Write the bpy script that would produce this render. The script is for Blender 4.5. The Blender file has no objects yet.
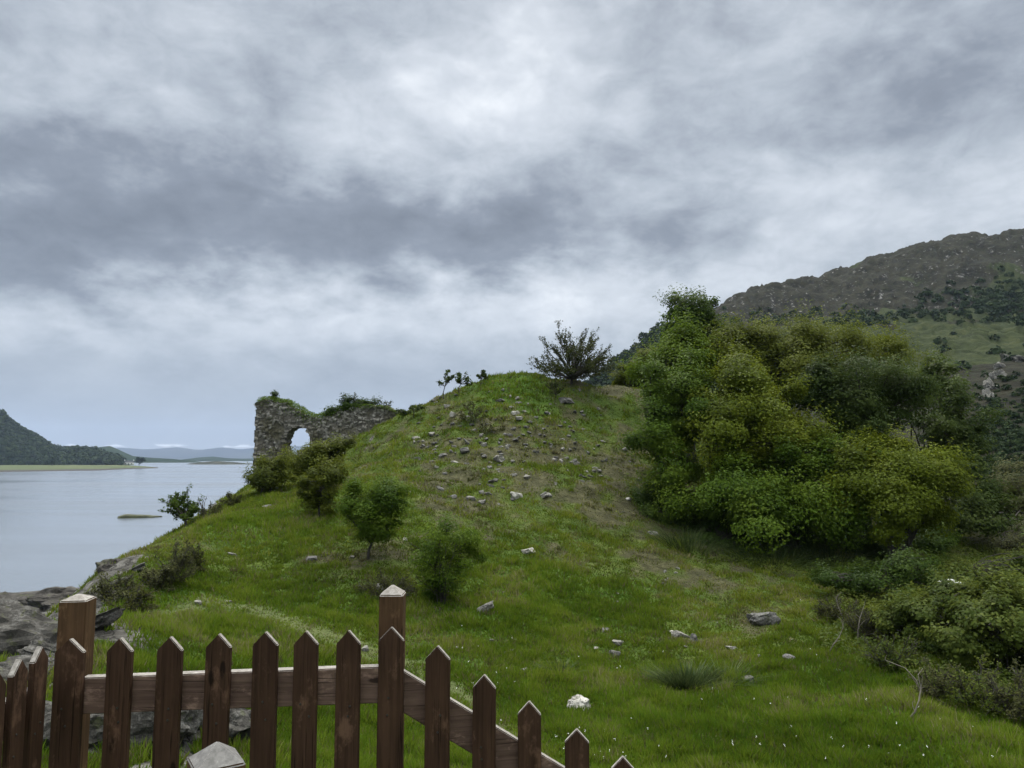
import bpy, bmesh, math, random
import numpy as np
from mathutils import Vector, noise as mn

# ---------------------------------------------------------------- camera, world, sun, exposure
sc = bpy.context.scene
col = sc.collection
CZ = 11.0                      # eye height over the loch
F = 26.0 / 36.0 * 1024
PITCH = math.radians(5.71)
cam_d = bpy.data.cameras.new("camera"); cam = bpy.data.objects.new("camera", cam_d); col.objects.link(cam)
cam_d.lens = 26; cam_d.sensor_width = 36; cam_d.clip_start = 0.05; cam_d.clip_end = 30000
cam.location = (0, 0, CZ); cam.rotation_euler = (math.radians(90) + PITCH, 0, 0)
sc.camera = cam
sc.view_settings.view_transform = 'Standard'; sc.view_settings.look = 'None'
sc.view_settings.exposure = 0.52; sc.view_settings.gamma = 1; sc.view_settings.use_curve_mapping = False
sc.render.engine = 'CYCLES'
sc.cycles.use_denoising = True
sc.cycles.max_bounces = 8; sc.cycles.diffuse_bounces = 3; sc.cycles.volume_bounces = 1
sc.cycles.transparent_max_bounces = 8

def ray(px, py):
    u = (px - 512) / F; v = (384 - py) / F
    d = Vector((u, math.cos(PITCH) - v * math.sin(PITCH), math.sin(PITCH) + v * math.cos(PITCH)))
    return d
def P(px, py, d):
    r = ray(px, py); r = r * (d / r.y)
    return Vector((r.x, r.y, r.z + CZ))

SUN_EL, SUN_AZ = math.radians(52), math.radians(6)     # azimuth from +Y towards +X
sun_d = bpy.data.lights.new("sun", 'SUN'); sun = bpy.data.objects.new("sun", sun_d); col.objects.link(sun)
sun_d.energy = 1.5; sun_d.angle = math.radians(28); sun_d.color = (1.0, 0.94, 0.84)
sdir = Vector((math.sin(SUN_AZ) * math.cos(SUN_EL), math.cos(SUN_AZ) * math.cos(SUN_EL), math.sin(SUN_EL)))
sun.rotation_euler = sdir.to_track_quat('Z', 'Y').to_euler(); sun.location = (0, 0, 60)

class NT:
    def __init__(s, tree): s.t = tree; s.n = tree.nodes; s.l = tree.links
    def node(s, typ, **kw):
        nd = s.n.new(typ)
        for k, v in kw.items(): setattr(nd, k, v)
        return nd
    def put(s, sock, v):
        if v is None: return
        if isinstance(v, bpy.types.NodeSocket): s.l.new(v, sock)
        else: sock.default_value = v
    def math(s, op, a, b=None, c=None, clamp=False):
        nd = s.node('ShaderNodeMath', operation=op, use_clamp=clamp)
        for i, v in enumerate((a, b, c)): s.put(nd.inputs[i], v)
        return nd.outputs[0]
    def vmath(s, op, a, b=None):
        nd = s.node('ShaderNodeVectorMath', operation=op)
        s.put(nd.inputs[0], a)
        if b is not None: s.put(nd.inputs[1], b)
        return nd.outputs['Value'] if op in ('LENGTH', 'DISTANCE', 'DOT_PRODUCT') else nd.outputs[0]
    def comb(s, x, y, z=0.0):
        nd = s.node('ShaderNodeCombineXYZ')
        for i, v in enumerate((x, y, z)): s.put(nd.inputs[i], v)
        return nd.outputs[0]
    def noise(s, vec, scale, detail=4, rough=.55, dist=0.0, col=False):
        nd = s.node('ShaderNodeTexNoise'); s.put(nd.inputs['Vector'], vec)
        s.put(nd.inputs['Scale'], scale); s.put(nd.inputs['Detail'], detail); s.put(nd.inputs['Roughness'], rough); s.put(nd.inputs['Distortion'], dist)
        return nd.outputs['Color' if col else 'Fac']
    def vor(s, vec, scale, feature='F1', out='Distance', rnd=1.0):
        nd = s.node('ShaderNodeTexVoronoi', feature=feature); s.put(nd.inputs['Vector'], vec); s.put(nd.inputs['Scale'], scale)
        s.put(nd.inputs['Randomness'], rnd)
        return nd.outputs[out]
    def ramp(s, fac, stops, interp='LINEAR'):
        nd = s.node('ShaderNodeValToRGB'); cr = nd.color_ramp; cr.interpolation = interp
        while len(cr.elements) < len(stops): cr.elements.new(0.5)
        for e, (p, c) in zip(cr.elements, stops):
            e.position = p; e.color = (c, c, c, 1) if isinstance(c, (int, float)) else (*c, 1)
        s.put(nd.inputs[0], fac); return nd.outputs[0]
    def mix(s, fac, a, b, blend='MIX'):
        nd = s.node('ShaderNodeMix', data_type='RGBA', blend_type=blend)
        s.put(nd.inputs[0], fac)
        for i, v in ((6, a), (7, b)):
            if isinstance(v, tuple) and len(v) == 3: v = (*v, 1)
            s.put(nd.inputs[i], v)
        return nd.outputs[2]
    def remap(s, v, a, b, c=0.0, d=1.0):
        nd = s.node('ShaderNodeMapRange'); nd.interpolation_type = 'SMOOTHSTEP'
        for i, x in enumerate((v, a, b, c, d)): s.put(nd.inputs[i], x)
        return nd.outputs[0]
    def attr(s, name, out='Fac'):
        return s.node('ShaderNodeAttribute', attribute_name=name).outputs[out]

world = bpy.data.worlds.new("World"); sc.world = world; world.use_nodes = True
w = NT(world.node_tree); w.n.clear()
wout = w.node('ShaderNodeOutputWorld'); bg = w.node('ShaderNodeBackground'); w.l.new(bg.outputs[0], wout.inputs[0])
bg.inputs[1].default_value = 0.1
sky = w.node('ShaderNodeTexSky', sky_type='NISHITA'); sky.sun_disc = False
sky.sun_elevation = SUN_EL; sky.sun_rotation = SUN_AZ
dirn = w.node('ShaderNodeTexCoord').outputs['Generated']
sep = w.node('ShaderNodeSeparateXYZ'); w.l.new(dirn, sep.inputs[0]); dx, dy, dz = sep.outputs
dzc = w.math('MAXIMUM', dz, 0.0)
den = w.math('ADD', dzc, 0.36)
cp = w.comb(w.math('DIVIDE', dx, den), w.math('MULTIPLY', w.math('DIVIDE', dy, den), 1.0), 0.0)
big = w.noise(cp, 1.7, 3, .5, .2)
dv = w.vmath('MULTIPLY', dirn, (1.0, 1.0, 1.75))
det = w.math('ADD', w.math('MULTIPLY', w.noise(dv, 5.5, 8, .54, .35), .7), w.math('MULTIPLY', w.noise(cp, 4.2, 8, .56, .2), .3))
fine = w.noise(dv, 17.0, 6, .58, .5)
az = w.math('ARCTAN2', dx, dy); el = w.math('ARCSINE', dz)
warp = w.vmath('SCALE', w.vmath('SUBTRACT', w.noise(cp, 4.5, 5, .6, 0, True), (0.5, 0.5, 0.5))); 
w.n[-1].inputs
for nd in w.n:
    if nd.bl_idname == 'ShaderNodeVectorMath' and nd.operation == 'SCALE': nd.inputs['Scale'].default_value = 0.34
ae = w.vmath('ADD', w.comb(az, el, 0.0), w.vmath('MULTIPLY', warp, (1, .55, 0)))
def azel(px, py):
    r = ray(px, py).normalized(); return math.atan2(r.x, r.y), math.asin(r.z)
b = w.math('ADD', 0.565, w.math('MULTIPLY', w.math('SUBTRACT', big, .5), .55))
b = w.math('ADD', b, w.math('MULTIPLY', w.math('SUBTRACT', det, .5), .85))
b = w.math('ADD', b, w.math('MULTIPLY', w.math('SUBTRACT', fine, .5), .30))
bil = w.math('ABSOLUTE', w.math('SUBTRACT', w.noise(dv, 10.0, 5, .55, .3), .5))
b = w.math('ADD', b, w.math('MULTIPLY', w.math('SUBTRACT', bil, .075), .38))
BLOBS = [  # px, py, width px, height px, amount (lighter or darker cloud)
    (250, 225, 180, 46, -.27), (480, 238, 130, 32, -.25), (60, 250, 120, 55, -.22), (640, 215, 80, 45, -.10),
    (130, 150, 120, 25, -.06), (300, 30, 160, 40, -.02), (920, 110, 140, 45, -.10), (640, 40, 60, 40, -.02),
    (525, 72, 50, 45, .12), (450, 130, 170, 45, .09), (760, 90, 90, 40, .13), (790, 170, 60, 25, .16),
    (60, 100, 90, 40, .14), (250, 320, 300, 28, .15), (640, 300, 160, 35, .14), (930, 205, 160, 22, .10),
    (20, 330, 130, 16, .12), (520, 330, 120, 40, .06), (130, 385, 220, 30, -.05), (390, 90, 60, 40, .1)]
for (px, py, sx, sy, amt) in BLOBS:
    a0, e0 = azel(px, py)
    d = w.vmath('MULTIPLY', w.vmath('SUBTRACT', ae, (a0, e0, 0)), (F / sx, F / sy, 0))
    l = w.vmath('LENGTH', d)
    g = w.math('EXPONENT', w.math('MULTIPLY', w.math('MULTIPLY', l, l), -0.8))
    b = w.math('MULTIPLY_ADD', g, amt, b)
# towards the horizon the deck flattens out
flat = w.remap(el, 0.015, 0.22, 1.0, 0.0)
b = w.math('ADD', w.math('MULTIPLY', b, w.math('SUBTRACT', 1.0, w.math('MULTIPLY', flat, .60))), w.math('MULTIPLY', flat, .60 * .40))
cc = w.ramp(b, [(0.08, (.12, .137, .165)), (.34, (.19, .215, .255)), (.54, (.33, .365, .41)), (.74, (.485, .52, .565)), (1.0, (.76, .785, .815))])
cc = w.mix(w.math('MULTIPLY', flat, .50), cc, (.225, .265, .325))
# small bright gaps right above the far mountains
strip = w.math('EXPONENT', w.math('MULTIPLY', w.math('POWER', w.math('DIVIDE', w.math('SUBTRACT', el, 0.0150), 0.0016), 2.0), -1.0))
sn = w.remap(w.noise(w.comb(w.math('MULTIPLY', az, 22), w.math('MULTIPLY', el, 60), 2.0), 1.0, 2, .5), .52, .60)
strip = w.math('MULTIPLY', w.math('MULTIPLY', strip, sn), w.remap(az, -.30, -.36))
cc = w.mix(w.math('MULTIPLY', strip, .7), cc, (.78, .82, .86))
# overhead sky, out of view, brightened to throw more light on the ground
zen = w.remap(el, math.radians(35), math.radians(58), 1.0, 6.5)
cc10 = w.mix(1.0, cc, w.comb(w.math('MULTIPLY', zen, w.remap(el, .6, 1.0, 1.0, 1.07)), zen, w.math('MULTIPLY', zen, w.remap(el, .6, 1.0, 1.0, .86))), 'MULTIPLY')
cc10 = w.mix(1.0, cc10, (10, 10, 10), 'MULTIPLY')
for nd in w.n:
    if nd.bl_idname == 'ShaderNodeMix': nd.clamp_result = False
w.l.new(w.mix(0.96, sky.outputs[0], cc10), bg.inputs[0])

# ---------------------------------------------------------------- helpers
rng = np.random.default_rng(7); random.seed(7)
def vhash(ix, iy, s):
    h = (ix.astype(np.int64) * 374761393 + iy.astype(np.int64) * 668265263 + s * 974634777) & 0xffffffff
    h = ((h ^ (h >> 13)) * 1274126177) & 0xffffffff
    return ((h ^ (h >> 16)) & 0xffff) / 65535.0
def vnoise(x, y, s=0):
    x = np.asarray(x, float); y = np.asarray(y, float)
    ix = np.floor(x); iy = np.floor(y); fx = x - ix; fy = y - iy
    fx = fx * fx * (3 - 2 * fx); fy = fy * fy * (3 - 2 * fy)
    a = vhash(ix, iy, s); b_ = vhash(ix + 1, iy, s); c = vhash(ix, iy + 1, s); d = vhash(ix + 1, iy + 1, s)
    return (a * (1 - fx) + b_ * fx) * (1 - fy) + (c * (1 - fx) + d * fx) * fy
def fbm(x, y, s=0, o=4, g=.5):
    t = 0; a = 1; n = 0
    for i in range(o):
        t = t + a * vnoise(x * 2 ** i + 17.3 * i, y * 2 ** i - 9.1 * i, s + i); n += a; a *= g
    return t / n
def sstep(x, a, b_):
    t = np.clip((np.asarray(x, float) - a) / (b_ - a), 0, 1); return t * t * (3 - 2 * t)

def mesh_np(name, verts, faces, mat=None, parent=None, attrs=None, smooth=False, loc=None, fattrs=None):
    verts = np.asarray(verts, np.float32); faces = np.asarray(faces, np.int32)
    me = bpy.data.meshes.new(name); m, k = faces.shape
    me.vertices.add(len(verts)); me.vertices.foreach_set('co', verts.ravel())
    me.loops.add(m * k); me.loops.foreach_set('vertex_index', faces.ravel())
    me.polygons.add(m); me.polygons.foreach_set('loop_start', np.arange(0, m * k, k, dtype=np.int32))
    if smooth: me.polygons.foreach_set('use_smooth', np.ones(m, bool))
    for dom, dct in (('POINT', attrs or {}), ('FACE', fattrs or {})):
        for an, av in dct.items():
            a = me.attributes.new(an, 'FLOAT', dom); a.data.foreach_set('value', np.asarray(av, np.float32))
    me.update(); me.validate()
    if mat: me.materials.append(mat)
    return link(name, me, parent, loc)
def link(name, me, parent=None, loc=None):
    o = bpy.data.objects.new(name, me); col.objects.link(o)
    if parent is not None: o.parent = parent
    if loc is not None: o.location = loc
    return o
def tag(o, label=None, cat=None, group=None, kind=None):
    if label: o['label'] = label
    if cat: o['category'] = cat
    if group: o['group'] = group
    if kind: o['kind'] = kind
    return o
def empty(name, loc, rz=0.0):
    o = bpy.data.objects.new(name, None); col.objects.link(o); o.location = loc; o.rotation_euler = (0, 0, rz)
    o.empty_display_size = .2; return o
def material(name):
    m = bpy.data.materials.new(name); m.use_nodes = True; t = NT(m.node_tree)
    bs = t.n['Principled BSDF']; return m, t, bs

# ---------------------------------------------------------------- terrain
CP = []
def cp_add(px, py, d): v = P(px, py, d); CP.append((v.x, v.y, v.z))
for q in [ # flat bottom
    (250, 768, 9), (380, 768, 9.6), (512, 768, 10), (700, 768, 10), (860, 768, 10), (1010, 768, 10.2),
    (330, 700, 12.5), (500, 700, 13.2), (650, 700, 13.4), (800, 700, 13.2), (930, 700, 13), (1100, 700, 13),
    (300, 650, 14.6), (450, 650, 15.6), (600, 650, 16.2), (750, 650, 16.6), (860, 645, 16.8), (980, 620, 19),
    (230, 605, 17), (350, 600, 18), (450, 600, 18.8), (600, 600, 19.8), (750, 605, 20), (870, 600, 20.5),
    (250, 550, 21.5), (350, 550, 21.5), (450, 550, 22.5), (600, 550, 23.8), (700, 555, 24.5), (820, 562, 25.5), (900, 570, 26), (1010, 578, 27),
    (270, 505, 28), (330, 500, 26.5), (400, 500, 26), (512, 500, 27), (620, 500, 28.5), (690, 520, 29),
    (300, 475, 36), (350, 470, 34), (400, 458, 32), (512, 455, 31.5), (620, 458, 33.5),
    (400, 428, 37.5), (450, 425, 36), (520, 425, 35), (620, 425, 38), (470, 400, 39), (560, 400, 38)]: cp_add(*q)
RIDGE = [(400, 415, 41), (430, 403, 41), (450, 393, 41.5), (480, 382, 42), (520, 375, 42.5), (550, 379, 41.5), (590, 386, 40.5), (630, 388, 42), (680, 392, 44)]
for (px, py, d) in RIDGE:
    cp_add(px, py, d); v = P(px, py, d)
    for k, dz_ in ((1.12, -2.2), (1.30, -6.0), (1.6, -9)): CP.append((v.x * k, v.y * k, v.z + dz_))
for q in [(256, 482, 44), (330, 474, 45), (385, 452, 46), (300, 480, 50), (380, 462, 52)]: cp_add(*q)
EDGE = [(238, 492, 40), (215, 505, 32), (185, 526, 26), (150, 546, 22), (120, 560, 19.5), (95, 580, 17.5), (62, 612, 15.5)]
for (px, py, d) in EDGE:
    cp_add(px, py, d); v = P(px, py, d)
    for k, dz_ in ((3.0, -2.6), (6, -5.2), (11, -8.6), (18, -11), (28, -12.5)):
        CP.append((v.x - k, v.y + k * .35, max(v.z + dz_, -1.8)))
for q in [(100, 650, 12), (150, 620, 15), (185, 580, 18.5), (100, 705, 9), (170, 715, 8.0), (10, 720, 8.5), (20, 660, 11.5), (40, 630, 13.5)]: cp_add(*q)
for (x, y, z) in [(-3, 2.6, -1.6), (-1, 2.8, -1.6), (-.4, 2.8, -1.62), (0, 0, -1.6), (-3, -2, -1.6), (3, -2, -1.8), (0, -6, -1.6), (-8, 0, -1.9), (-8, 5, -2.3),
        (.6, 3.2, -2.0), (1.6, 3.6, -2.6), (3, 5, -3.5), (3, 2.5, -3.2), (6, 5, -4.0), (10, 3, -4.1), (-1, 5, -2.7), (-3.5, 5, -2.35), (14, -4, -4),
        (-14, 6, -4.4), (-18, 8, -8), (-20, 0, -8), (-28, 4, -12), (-16, -8, -6), (-30, 20, -12.2), (-38, 45, -12.5), (-30, 60, -12.5), (-24, 50, -9.5), (-20, 66, -12),
        (-5, 62, -8), (5, 66, -8), (14, 50, -1.5), (17, 42, -.8), (16, 34, -2.2), (14.5, 30, -2.8), (20, 30, -4.0), (26, 26, -4.3), (24, 36, -4.3), (26, 46, -4.6), (34, 40, -4.6), (34, 60, -5), (20, 64, -6), (34, 20, -3.8), (46, 30, -3), (30, 8, -4), (50, 55, -4), (50, 5, -2)]:
    CP.append((x, y, z + CZ))
CP = np.array(CP)
def tps(pts, lam=0.02):
    n = len(pts); X = pts[:, :2]; z = pts[:, 2]
    r = np.linalg.norm(X[:, None] - X[None], axis=2); K = np.where(r > 0, r * r * np.log(r + 1e-9), 0) + lam * n * np.eye(n)
    A = np.zeros((n + 3, n + 3)); A[:n, :n] = K; A[:n, n] = 1; A[:n, n + 1:] = X; A[n, :n] = 1; A[n + 1:, :n] = X.T
    s = np.linalg.solve(A, np.concatenate([z, [0, 0, 0]]))
    def f(x, y):
        x = np.asarray(x, float); y = np.asarray(y, float); out = s[n] + s[n + 1] * x + s[n + 2] * y
        for i in range(n):
            r2 = (x - X[i, 0]) ** 2 + (y - X[i, 1]) ** 2 + 1e-12
            out = out + s[i] * .5 * r2 * np.log(r2)
        return out
    return f
GX0, GX1, GY0, GY1, GS = -42.0, 56.0, -10.0, 72.0, 0.25
gx = np.arange(GX0, GX1 + .01, GS); gy = np.arange(GY0, GY1 + .01, GS); GXX, GYY = np.meshgrid(gx, gy)
f0 = tps(CP, 0.004)
HG = f0(GXX, GYY)
cliff = sstep(-(GXX + 7 + .16 * np.maximum(GYY, 0)), 0, 6)            # the seaward flank is rougher
slope_zone = sstep(GYY, 20, 28)
HG += (fbm(GXX / 3.2, GYY / 3.2, 1, 4) - .5) * (.38 + .5 * cliff) * sstep(GYY, 4, 9)
HG += (fbm(GXX / .9, GYY / .9, 5, 3) - .5) * (.22 + .12 * slope_zone + .3 * cliff) * sstep(GYY, 4, 8)
tz = HG / .55 + fbm(GXX / 4, GYY / 4, 9, 2) * 2                        # little sheep terraces on the mound
HG += slope_zone * sstep(HG, CZ - 2, CZ) * np.sin(tz * 2 * np.pi) * .10
def height(x, y):
    x = np.asarray(x, float); y = np.asarray(y, float)
    fx = np.clip((x - GX0) / GS, 0, len(gx) - 1.001); fy = np.clip((y - GY0) / GS, 0, len(gy) - 1.001)
    ix = fx.astype(int); iy = fy.astype(int); ax = fx - ix; ay = fy - iy
    z = (HG[iy, ix] * (1 - ax) + HG[iy, ix + 1] * ax) * (1 - ay) + (HG[iy + 1, ix] * (1 - ax) + HG[iy + 1, ix + 1] * ax) * ay
    # outside the surveyed patch: sea bed to the left, valley floor to the right
    dd = np.maximum(np.maximum(GX0 - x, x - GX1), np.maximum(GY0 - y, y - GY1)); t = sstep(dd, 0, 25)
    far = np.where(x > 10 + .0 * y, 6.0, -3.0)
    far = -3 + 9 * sstep(x - .12 * y, 5, 30)
    return z * (1 - t) + far * t
def ground_at(px, py, dmin=3, dmax=70):
    r = ray(px, py); r = r / r.y; t = np.linspace(dmin, dmax, 1600)
    zz = CZ + r.z * t; h = height(r.x * t, t); k = np.argmax(h >= zz)
    if h[k] < zz[k]: k = len(t) - 1
    return Vector((r.x * t[k], t[k], float(height(r.x * t[k], t[k]))))
def gz(x, y): return float(height(x, y))

# cover: how bare / brown / rocky / trodden the ground is
SPOTS_BARE = [(ground_at(px, py), r) for (px, py, r) in [(500, 415, 3.4), (530, 440, 3.2), (470, 460, 2.6), (540, 470, 2.6), (590, 430, 3.0), (450, 500, 1.8), (610, 640, .8), (680, 640, .8), (760, 622, .9), (700, 575, 1.2), (735, 665, .8), (395, 595, 1.1), (320, 560, 1.1), (600, 400, 2.6), (660, 560, 1.2), (440, 445, 2.2), (640, 480, 2.0)]]
SPOTS_LUSH = [(ground_at(px, py), r) for (px, py, r) in [(510, 388, 3.2), (200, 600, 3.0), (300, 610, 2.5), (500, 620, 3), (620, 735, 4), (800, 730, 5), (700, 700, 3), (560, 600, 2.5), (250, 520, 3), (950, 740, 4), (400, 700, 3)]]
SPOTS_ROCK = [(ground_at(px, py), r) for (px, py, r) in [(10, 640, 2.2), (40, 625, 2.2), (25, 665, 1.8), (60, 640, 1.6), (5, 690, 1.2), (100, 580, 1.0), (122, 566, .8), (110, 745, 1.0), (160, 745, 1.0), (210, 750, .7), (235, 495, 1.5), (200, 515, 1.0)]]
PATH = [ground_at(px, py) for (px, py) in [(150, 615), (210, 600), (262, 612), (300, 628), (350, 640), (420, 668), (470, 700), (520, 745), (560, 790)]]
def seg_dist(x, y, pts):
    d = np.full(np.shape(x), 1e9)
    for a, b_ in zip(pts[:-1], pts[1:]):
        ex, ey = b_.x - a.x, b_.y - a.y; L = ex * ex + ey * ey
        t = np.clip(((x - a.x) * ex + (y - a.y) * ey) / L, 0, 1)
        d = np.minimum(d, np.hypot(x - a.x - t * ex, y - a.y - t * ey))
    return d
def cover(x, y):
    n1 = fbm(x / 2.3, y / 2.3, 21, 4); n2 = fbm(x / .7, y / .7, 31, 3)
    bare = np.zeros(np.shape(x)); lush = np.zeros(np.shape(x))
    for p, r in SPOTS_BARE: bare = np.maximum(bare, np.exp(-((x - p.x) ** 2 + (y - p.y) ** 2) / (r * r)))
    for p, r in SPOTS_LUSH: lush = np.maximum(lush, np.exp(-((x - p.x) ** 2 + (y - p.y) ** 2) / (r * r)))
    up = sstep(y, 17, 27) * sstep(x, -9.5, -5)
    bare = np.clip(bare * .42 + up * .30 + (n1 - .5) * .9 + (n2 - .5) * 1.7, 0, 1) * np.clip(1.15 - lush, 0, 1)
    lush = np.clip(lush * .7 + .60 * sstep(-y, -18, -11) + (n1 - .5) * .8 * -1 + .15, 0, 1)
    path = np.exp(-(seg_dist(x, y, PATH) / .38) ** 2)
    e = .0; hx = (height(x + .4, y) - height(x - .4, y)) / .8; hy = (height(x, y + .4) - height(x, y - .4)) / .8
    steep = np.hypot(hx, hy)
    rock = sstep(steep + (n2 - .5) * .9 + (n1 - .5) * .6, .95, 1.25)
    for q_, r in SPOTS_ROCK: rock = np.maximum(rock, np.exp(-((x - q_.x) ** 2 + (y - q_.y) ** 2) / (r * r)) * (1.15 - .9 * (n2 > .58)))
    z = height(x, y); rock = np.maximum(rock, sstep(-z + (n1 - .5) * 3, -4.6, -3.4) * (x < -5))
    return bare, lush, path, rock

# ground sheet: rings around the viewer's knoll out to the horizon
angs = np.concatenate([np.radians(np.linspace(-52, 52, 620)), np.radians(np.linspace(52, 308, 120))[1:-1]])
rad = np.concatenate([[.01], np.geomspace(.8, 70, 430), np.geomspace(74, 9000, 60)])
AA, RR = np.meshgrid(angs, rad); VX = np.sin(AA) * RR; VY = np.cos(AA) * RR
VZ = height(VX, VY)
na, nr = len(angs), len(rad)
ii, jj = np.meshgrid(np.arange(nr - 1), np.arange(na), indexing='ij'); jn = (jj + 1) % na
GF = np.stack([ii * na + jj, ii * na + jn, (ii + 1) * na + jn, (ii + 1) * na + jj], -1).reshape(-1, 4)
bare, lush, path, rock = cover(VX, VY)

def mat_ground():
    m, t, bs = material("turf")
    pos = t.node('ShaderNodeNewGeometry').outputs['Position']
    n1 = t.noise(pos, .55, 5, .6); n2 = t.noise(pos, 3.2, 6, .65); n3 = t.noise(pos, 14, 5, .7)
    g = t.ramp(t.math('ADD', t.math('MULTIPLY', n1, .55), t.math('MULTIPLY', n2, .45)), [(.32, (.026, .046, .007)), (.5, (.060, .085, .014)), (.68, (.110, .125, .028))])
    br = t.ramp(n2, [(.3, (.034, .034, .016)), (.55, (.070, .068, .032)), (.75, (.125, .118, .062))])
    c = t.mix(t.math('MULTIPLY', t.attr('lush'), .5), g, (.050, .125, .008))
    c = t.mix(t.remap(t.math('ADD', t.attr('bare'), t.math('MULTIPLY', t.math('SUBTRACT', n3, .5), .8)), .3, .75), c, br)
    c = t.mix(t.math('MULTIPLY', t.attr('path'), .6), c, (.12, .12, .06))
    vr = t.vor(t.vmath('ADD', pos, t.vmath('MULTIPLY', t.noise(pos, 1.5, 4, .6, 0, True), (1.2, 1.2, 1.2))), 1.7, 'DISTANCE_TO_EDGE')
    rk = t.ramp(t.noise(pos, 2.4, 8, .7), [(.3, (.035, .032, .029)), (.5, (.09, .085, .076)), (.62, (.17, .162, .148)), (.75, (.30, .29, .27))])
    rk = t.mix(t.remap(vr, 0, .07), (.03, .028, .025), rk)
    z = t.node('ShaderNodeSeparateXYZ'); t.l.new(pos, z.inputs[0])
    rk = t.mix(t.remap(t.math('ADD', z.outputs[2], t.math('MULTIPLY', n1, 1.5)), 1.4, 3.0, .88, 0.0), rk, (.035, .03, .024))
    c = t.mix(t.remap(t.math('ADD', t.attr('rock'), t.math('MULTIPLY', t.math('SUBTRACT', n3, .5), .7)), .35, .6), c, rk)
    t.put(bs.inputs['Base Color'], c); bs.inputs['Roughness'].default_value = .95; bs.inputs['Specular IOR Level'].default_value = .15
    bp = t.node('ShaderNodeBump'); bp.inputs['Strength'].default_value = .7; bp.inputs['Distance'].default_value = .12
    t.put(bp.inputs['Height'], t.math('ADD', t.math('ADD', n2, t.math('MULTIPLY', n3, .5)), t.math('MULTIPLY', t.remap(vr, 0, .08), .5)))
    t.l.new(bp.outputs[0], bs.inputs['Normal']); return m
ground = mesh_np('ground', np.stack([VX, VY, VZ], -1).reshape(-1, 3), GF, mat_ground(), smooth=True,
    attrs=dict(bare=bare.ravel(), lush=lush.ravel(), path=path.ravel(), rock=rock.ravel()))
tag(ground, kind='structure')

# ---------------------------------------------------------------- water
m, t, bs = material("loch_water")
pos = t.node('ShaderNodeNewGeometry').outputs['Position']
bs.inputs['Base Color'].default_value = (.15, .172, .205, 1); bs.inputs['IOR'].default_value = 1.333
pw = t.vmath('MULTIPLY', pos, (.35, 1.0, 1))
streak = t.noise(t.vmath('MULTIPLY', pos, (.0035, .022, 1)), 1.0, 4, .6, .4)
t.put(bs.inputs['Roughness'], t.remap(streak, .4, .62, .14, .24))
bp = t.node('ShaderNodeBump'); bp.inputs['Distance'].default_value = .10
t.put(bp.inputs['Strength'], t.remap(streak, .38, .6, .08, .19))
t.put(bp.inputs['Height'], t.math('ADD', t.noise(pw, 1.6, 4, .6, .3), t.math('MULTIPLY', t.noise(pw, 6, 3, .6), .25)))
t.l.new(bp.outputs[0], bs.inputs['Normal'])
R_ = 12000
a = np.linspace(0, 2 * np.pi, 97)[:-1]
wv = [(0, 0, 0)]; wf = []
for k, r in enumerate(np.geomspace(30, R_, 14)):
    wv += [(math.cos(q) * r, math.sin(q) * r, 0) for q in a]
bmw = bmesh.new(); vs = [bmw.verts.new(v) for v in wv]
for k in range(14):
    for i in range(96):
        j = (i + 1) % 96
        if k == 0: bmw.faces.new((vs[0], vs[1 + i], vs[1 + j]))
        else: bmw.faces.new((vs[1 + (k - 1) * 96 + i], vs[1 + k * 96 + i], vs[1 + k * 96 + j], vs[1 + (k - 1) * 96 + j]))
me = bpy.data.meshes.new('water'); bmw.to_mesh(me); me.materials.append(m)
tag(link('water', me), kind='structure')

# ---------------------------------------------------------------- right hillside
HP = []
def hp(px, py, d): v = P(px, py, d); HP.append((v.x, v.y, v.z))
HR = [(560, 402, 330), (590, 384, 340), (612, 362, 350), (640, 346, 360), (662, 337, 370), (700, 322, 385), (722, 312, 395), (732, 301, 400), (760, 290, 410), (800, 283, 420), (830, 276, 420), (870, 262, 425), (900, 254, 430), (940, 243, 430), (980, 238, 435), (1024, 230, 440), (1150, 215, 440), (1350, 200, 430)]
for (px, py, d) in HR:
    hp(px, py, d); v = P(px, py, d); HP.append((v.x * 1.22, v.y * 1.22, v.z - 22)); HP.append((v.x * 1.7, v.y * 1.7, v.z - 70 if v.z > 90 else 5))
for q in [(1000, 520, 62), (1000, 440, 90), (1000, 402, 112), (1010, 372, 128), (1000, 366, 165), (1000, 350, 225), (1000, 325, 290), (1000, 285, 350),
          (930, 520, 70), (930, 440, 100), (930, 395, 135), (930, 368, 180), (930, 345, 240), (930, 320, 300), (930, 285, 360),
          (840, 500, 80), (840, 420, 140), (840, 370, 210), (840, 335, 290), (840, 305, 360),
          (740, 480, 90), (740, 420, 170), (740, 370, 270), (740, 335, 340), (660, 470, 110), (660, 420, 190), (660, 380, 290), (600, 465, 130), (600, 430, 220), (600, 405, 290),
          (1200, 500, 65), (1200, 380, 120), (1200, 330, 230), (1200, 280, 330), (540, 462, 150), (520, 450, 260), (500, 440, 360), (440, 458, 300), (400, 462, 400)]: hp(*q)
hf = tps(np.array(HP), 2.0)
angs2 = np.radians(np.linspace(-2, 62, 620)); rad2 = np.geomspace(58, 760, 330)
A2, R2 = np.meshgrid(angs2, rad2); HX = np.sin(A2) * R2; HY = np.cos(A2) * R2
HZ0 = hf(HX, HY)
up = sstep(HZ0 - CZ, 8, 45)
crag = fbm(HX / 26, HY / 26, 41, 6, .56); rid = 1 - np.abs(2 * fbm(HX / 17 + 5, HY / 17, 47, 5, .55) - 1)
HZ = HZ0 + (crag - .5) * (2.5 + 8 * up) + (rid - .6) * up * 4.0
st = fbm(HX / 7, HY / 7, 53, 4, .6); HZ += (sstep(st, .48, .56) * 2.0 + (st - .5) * 2.4) * up * .7
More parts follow.
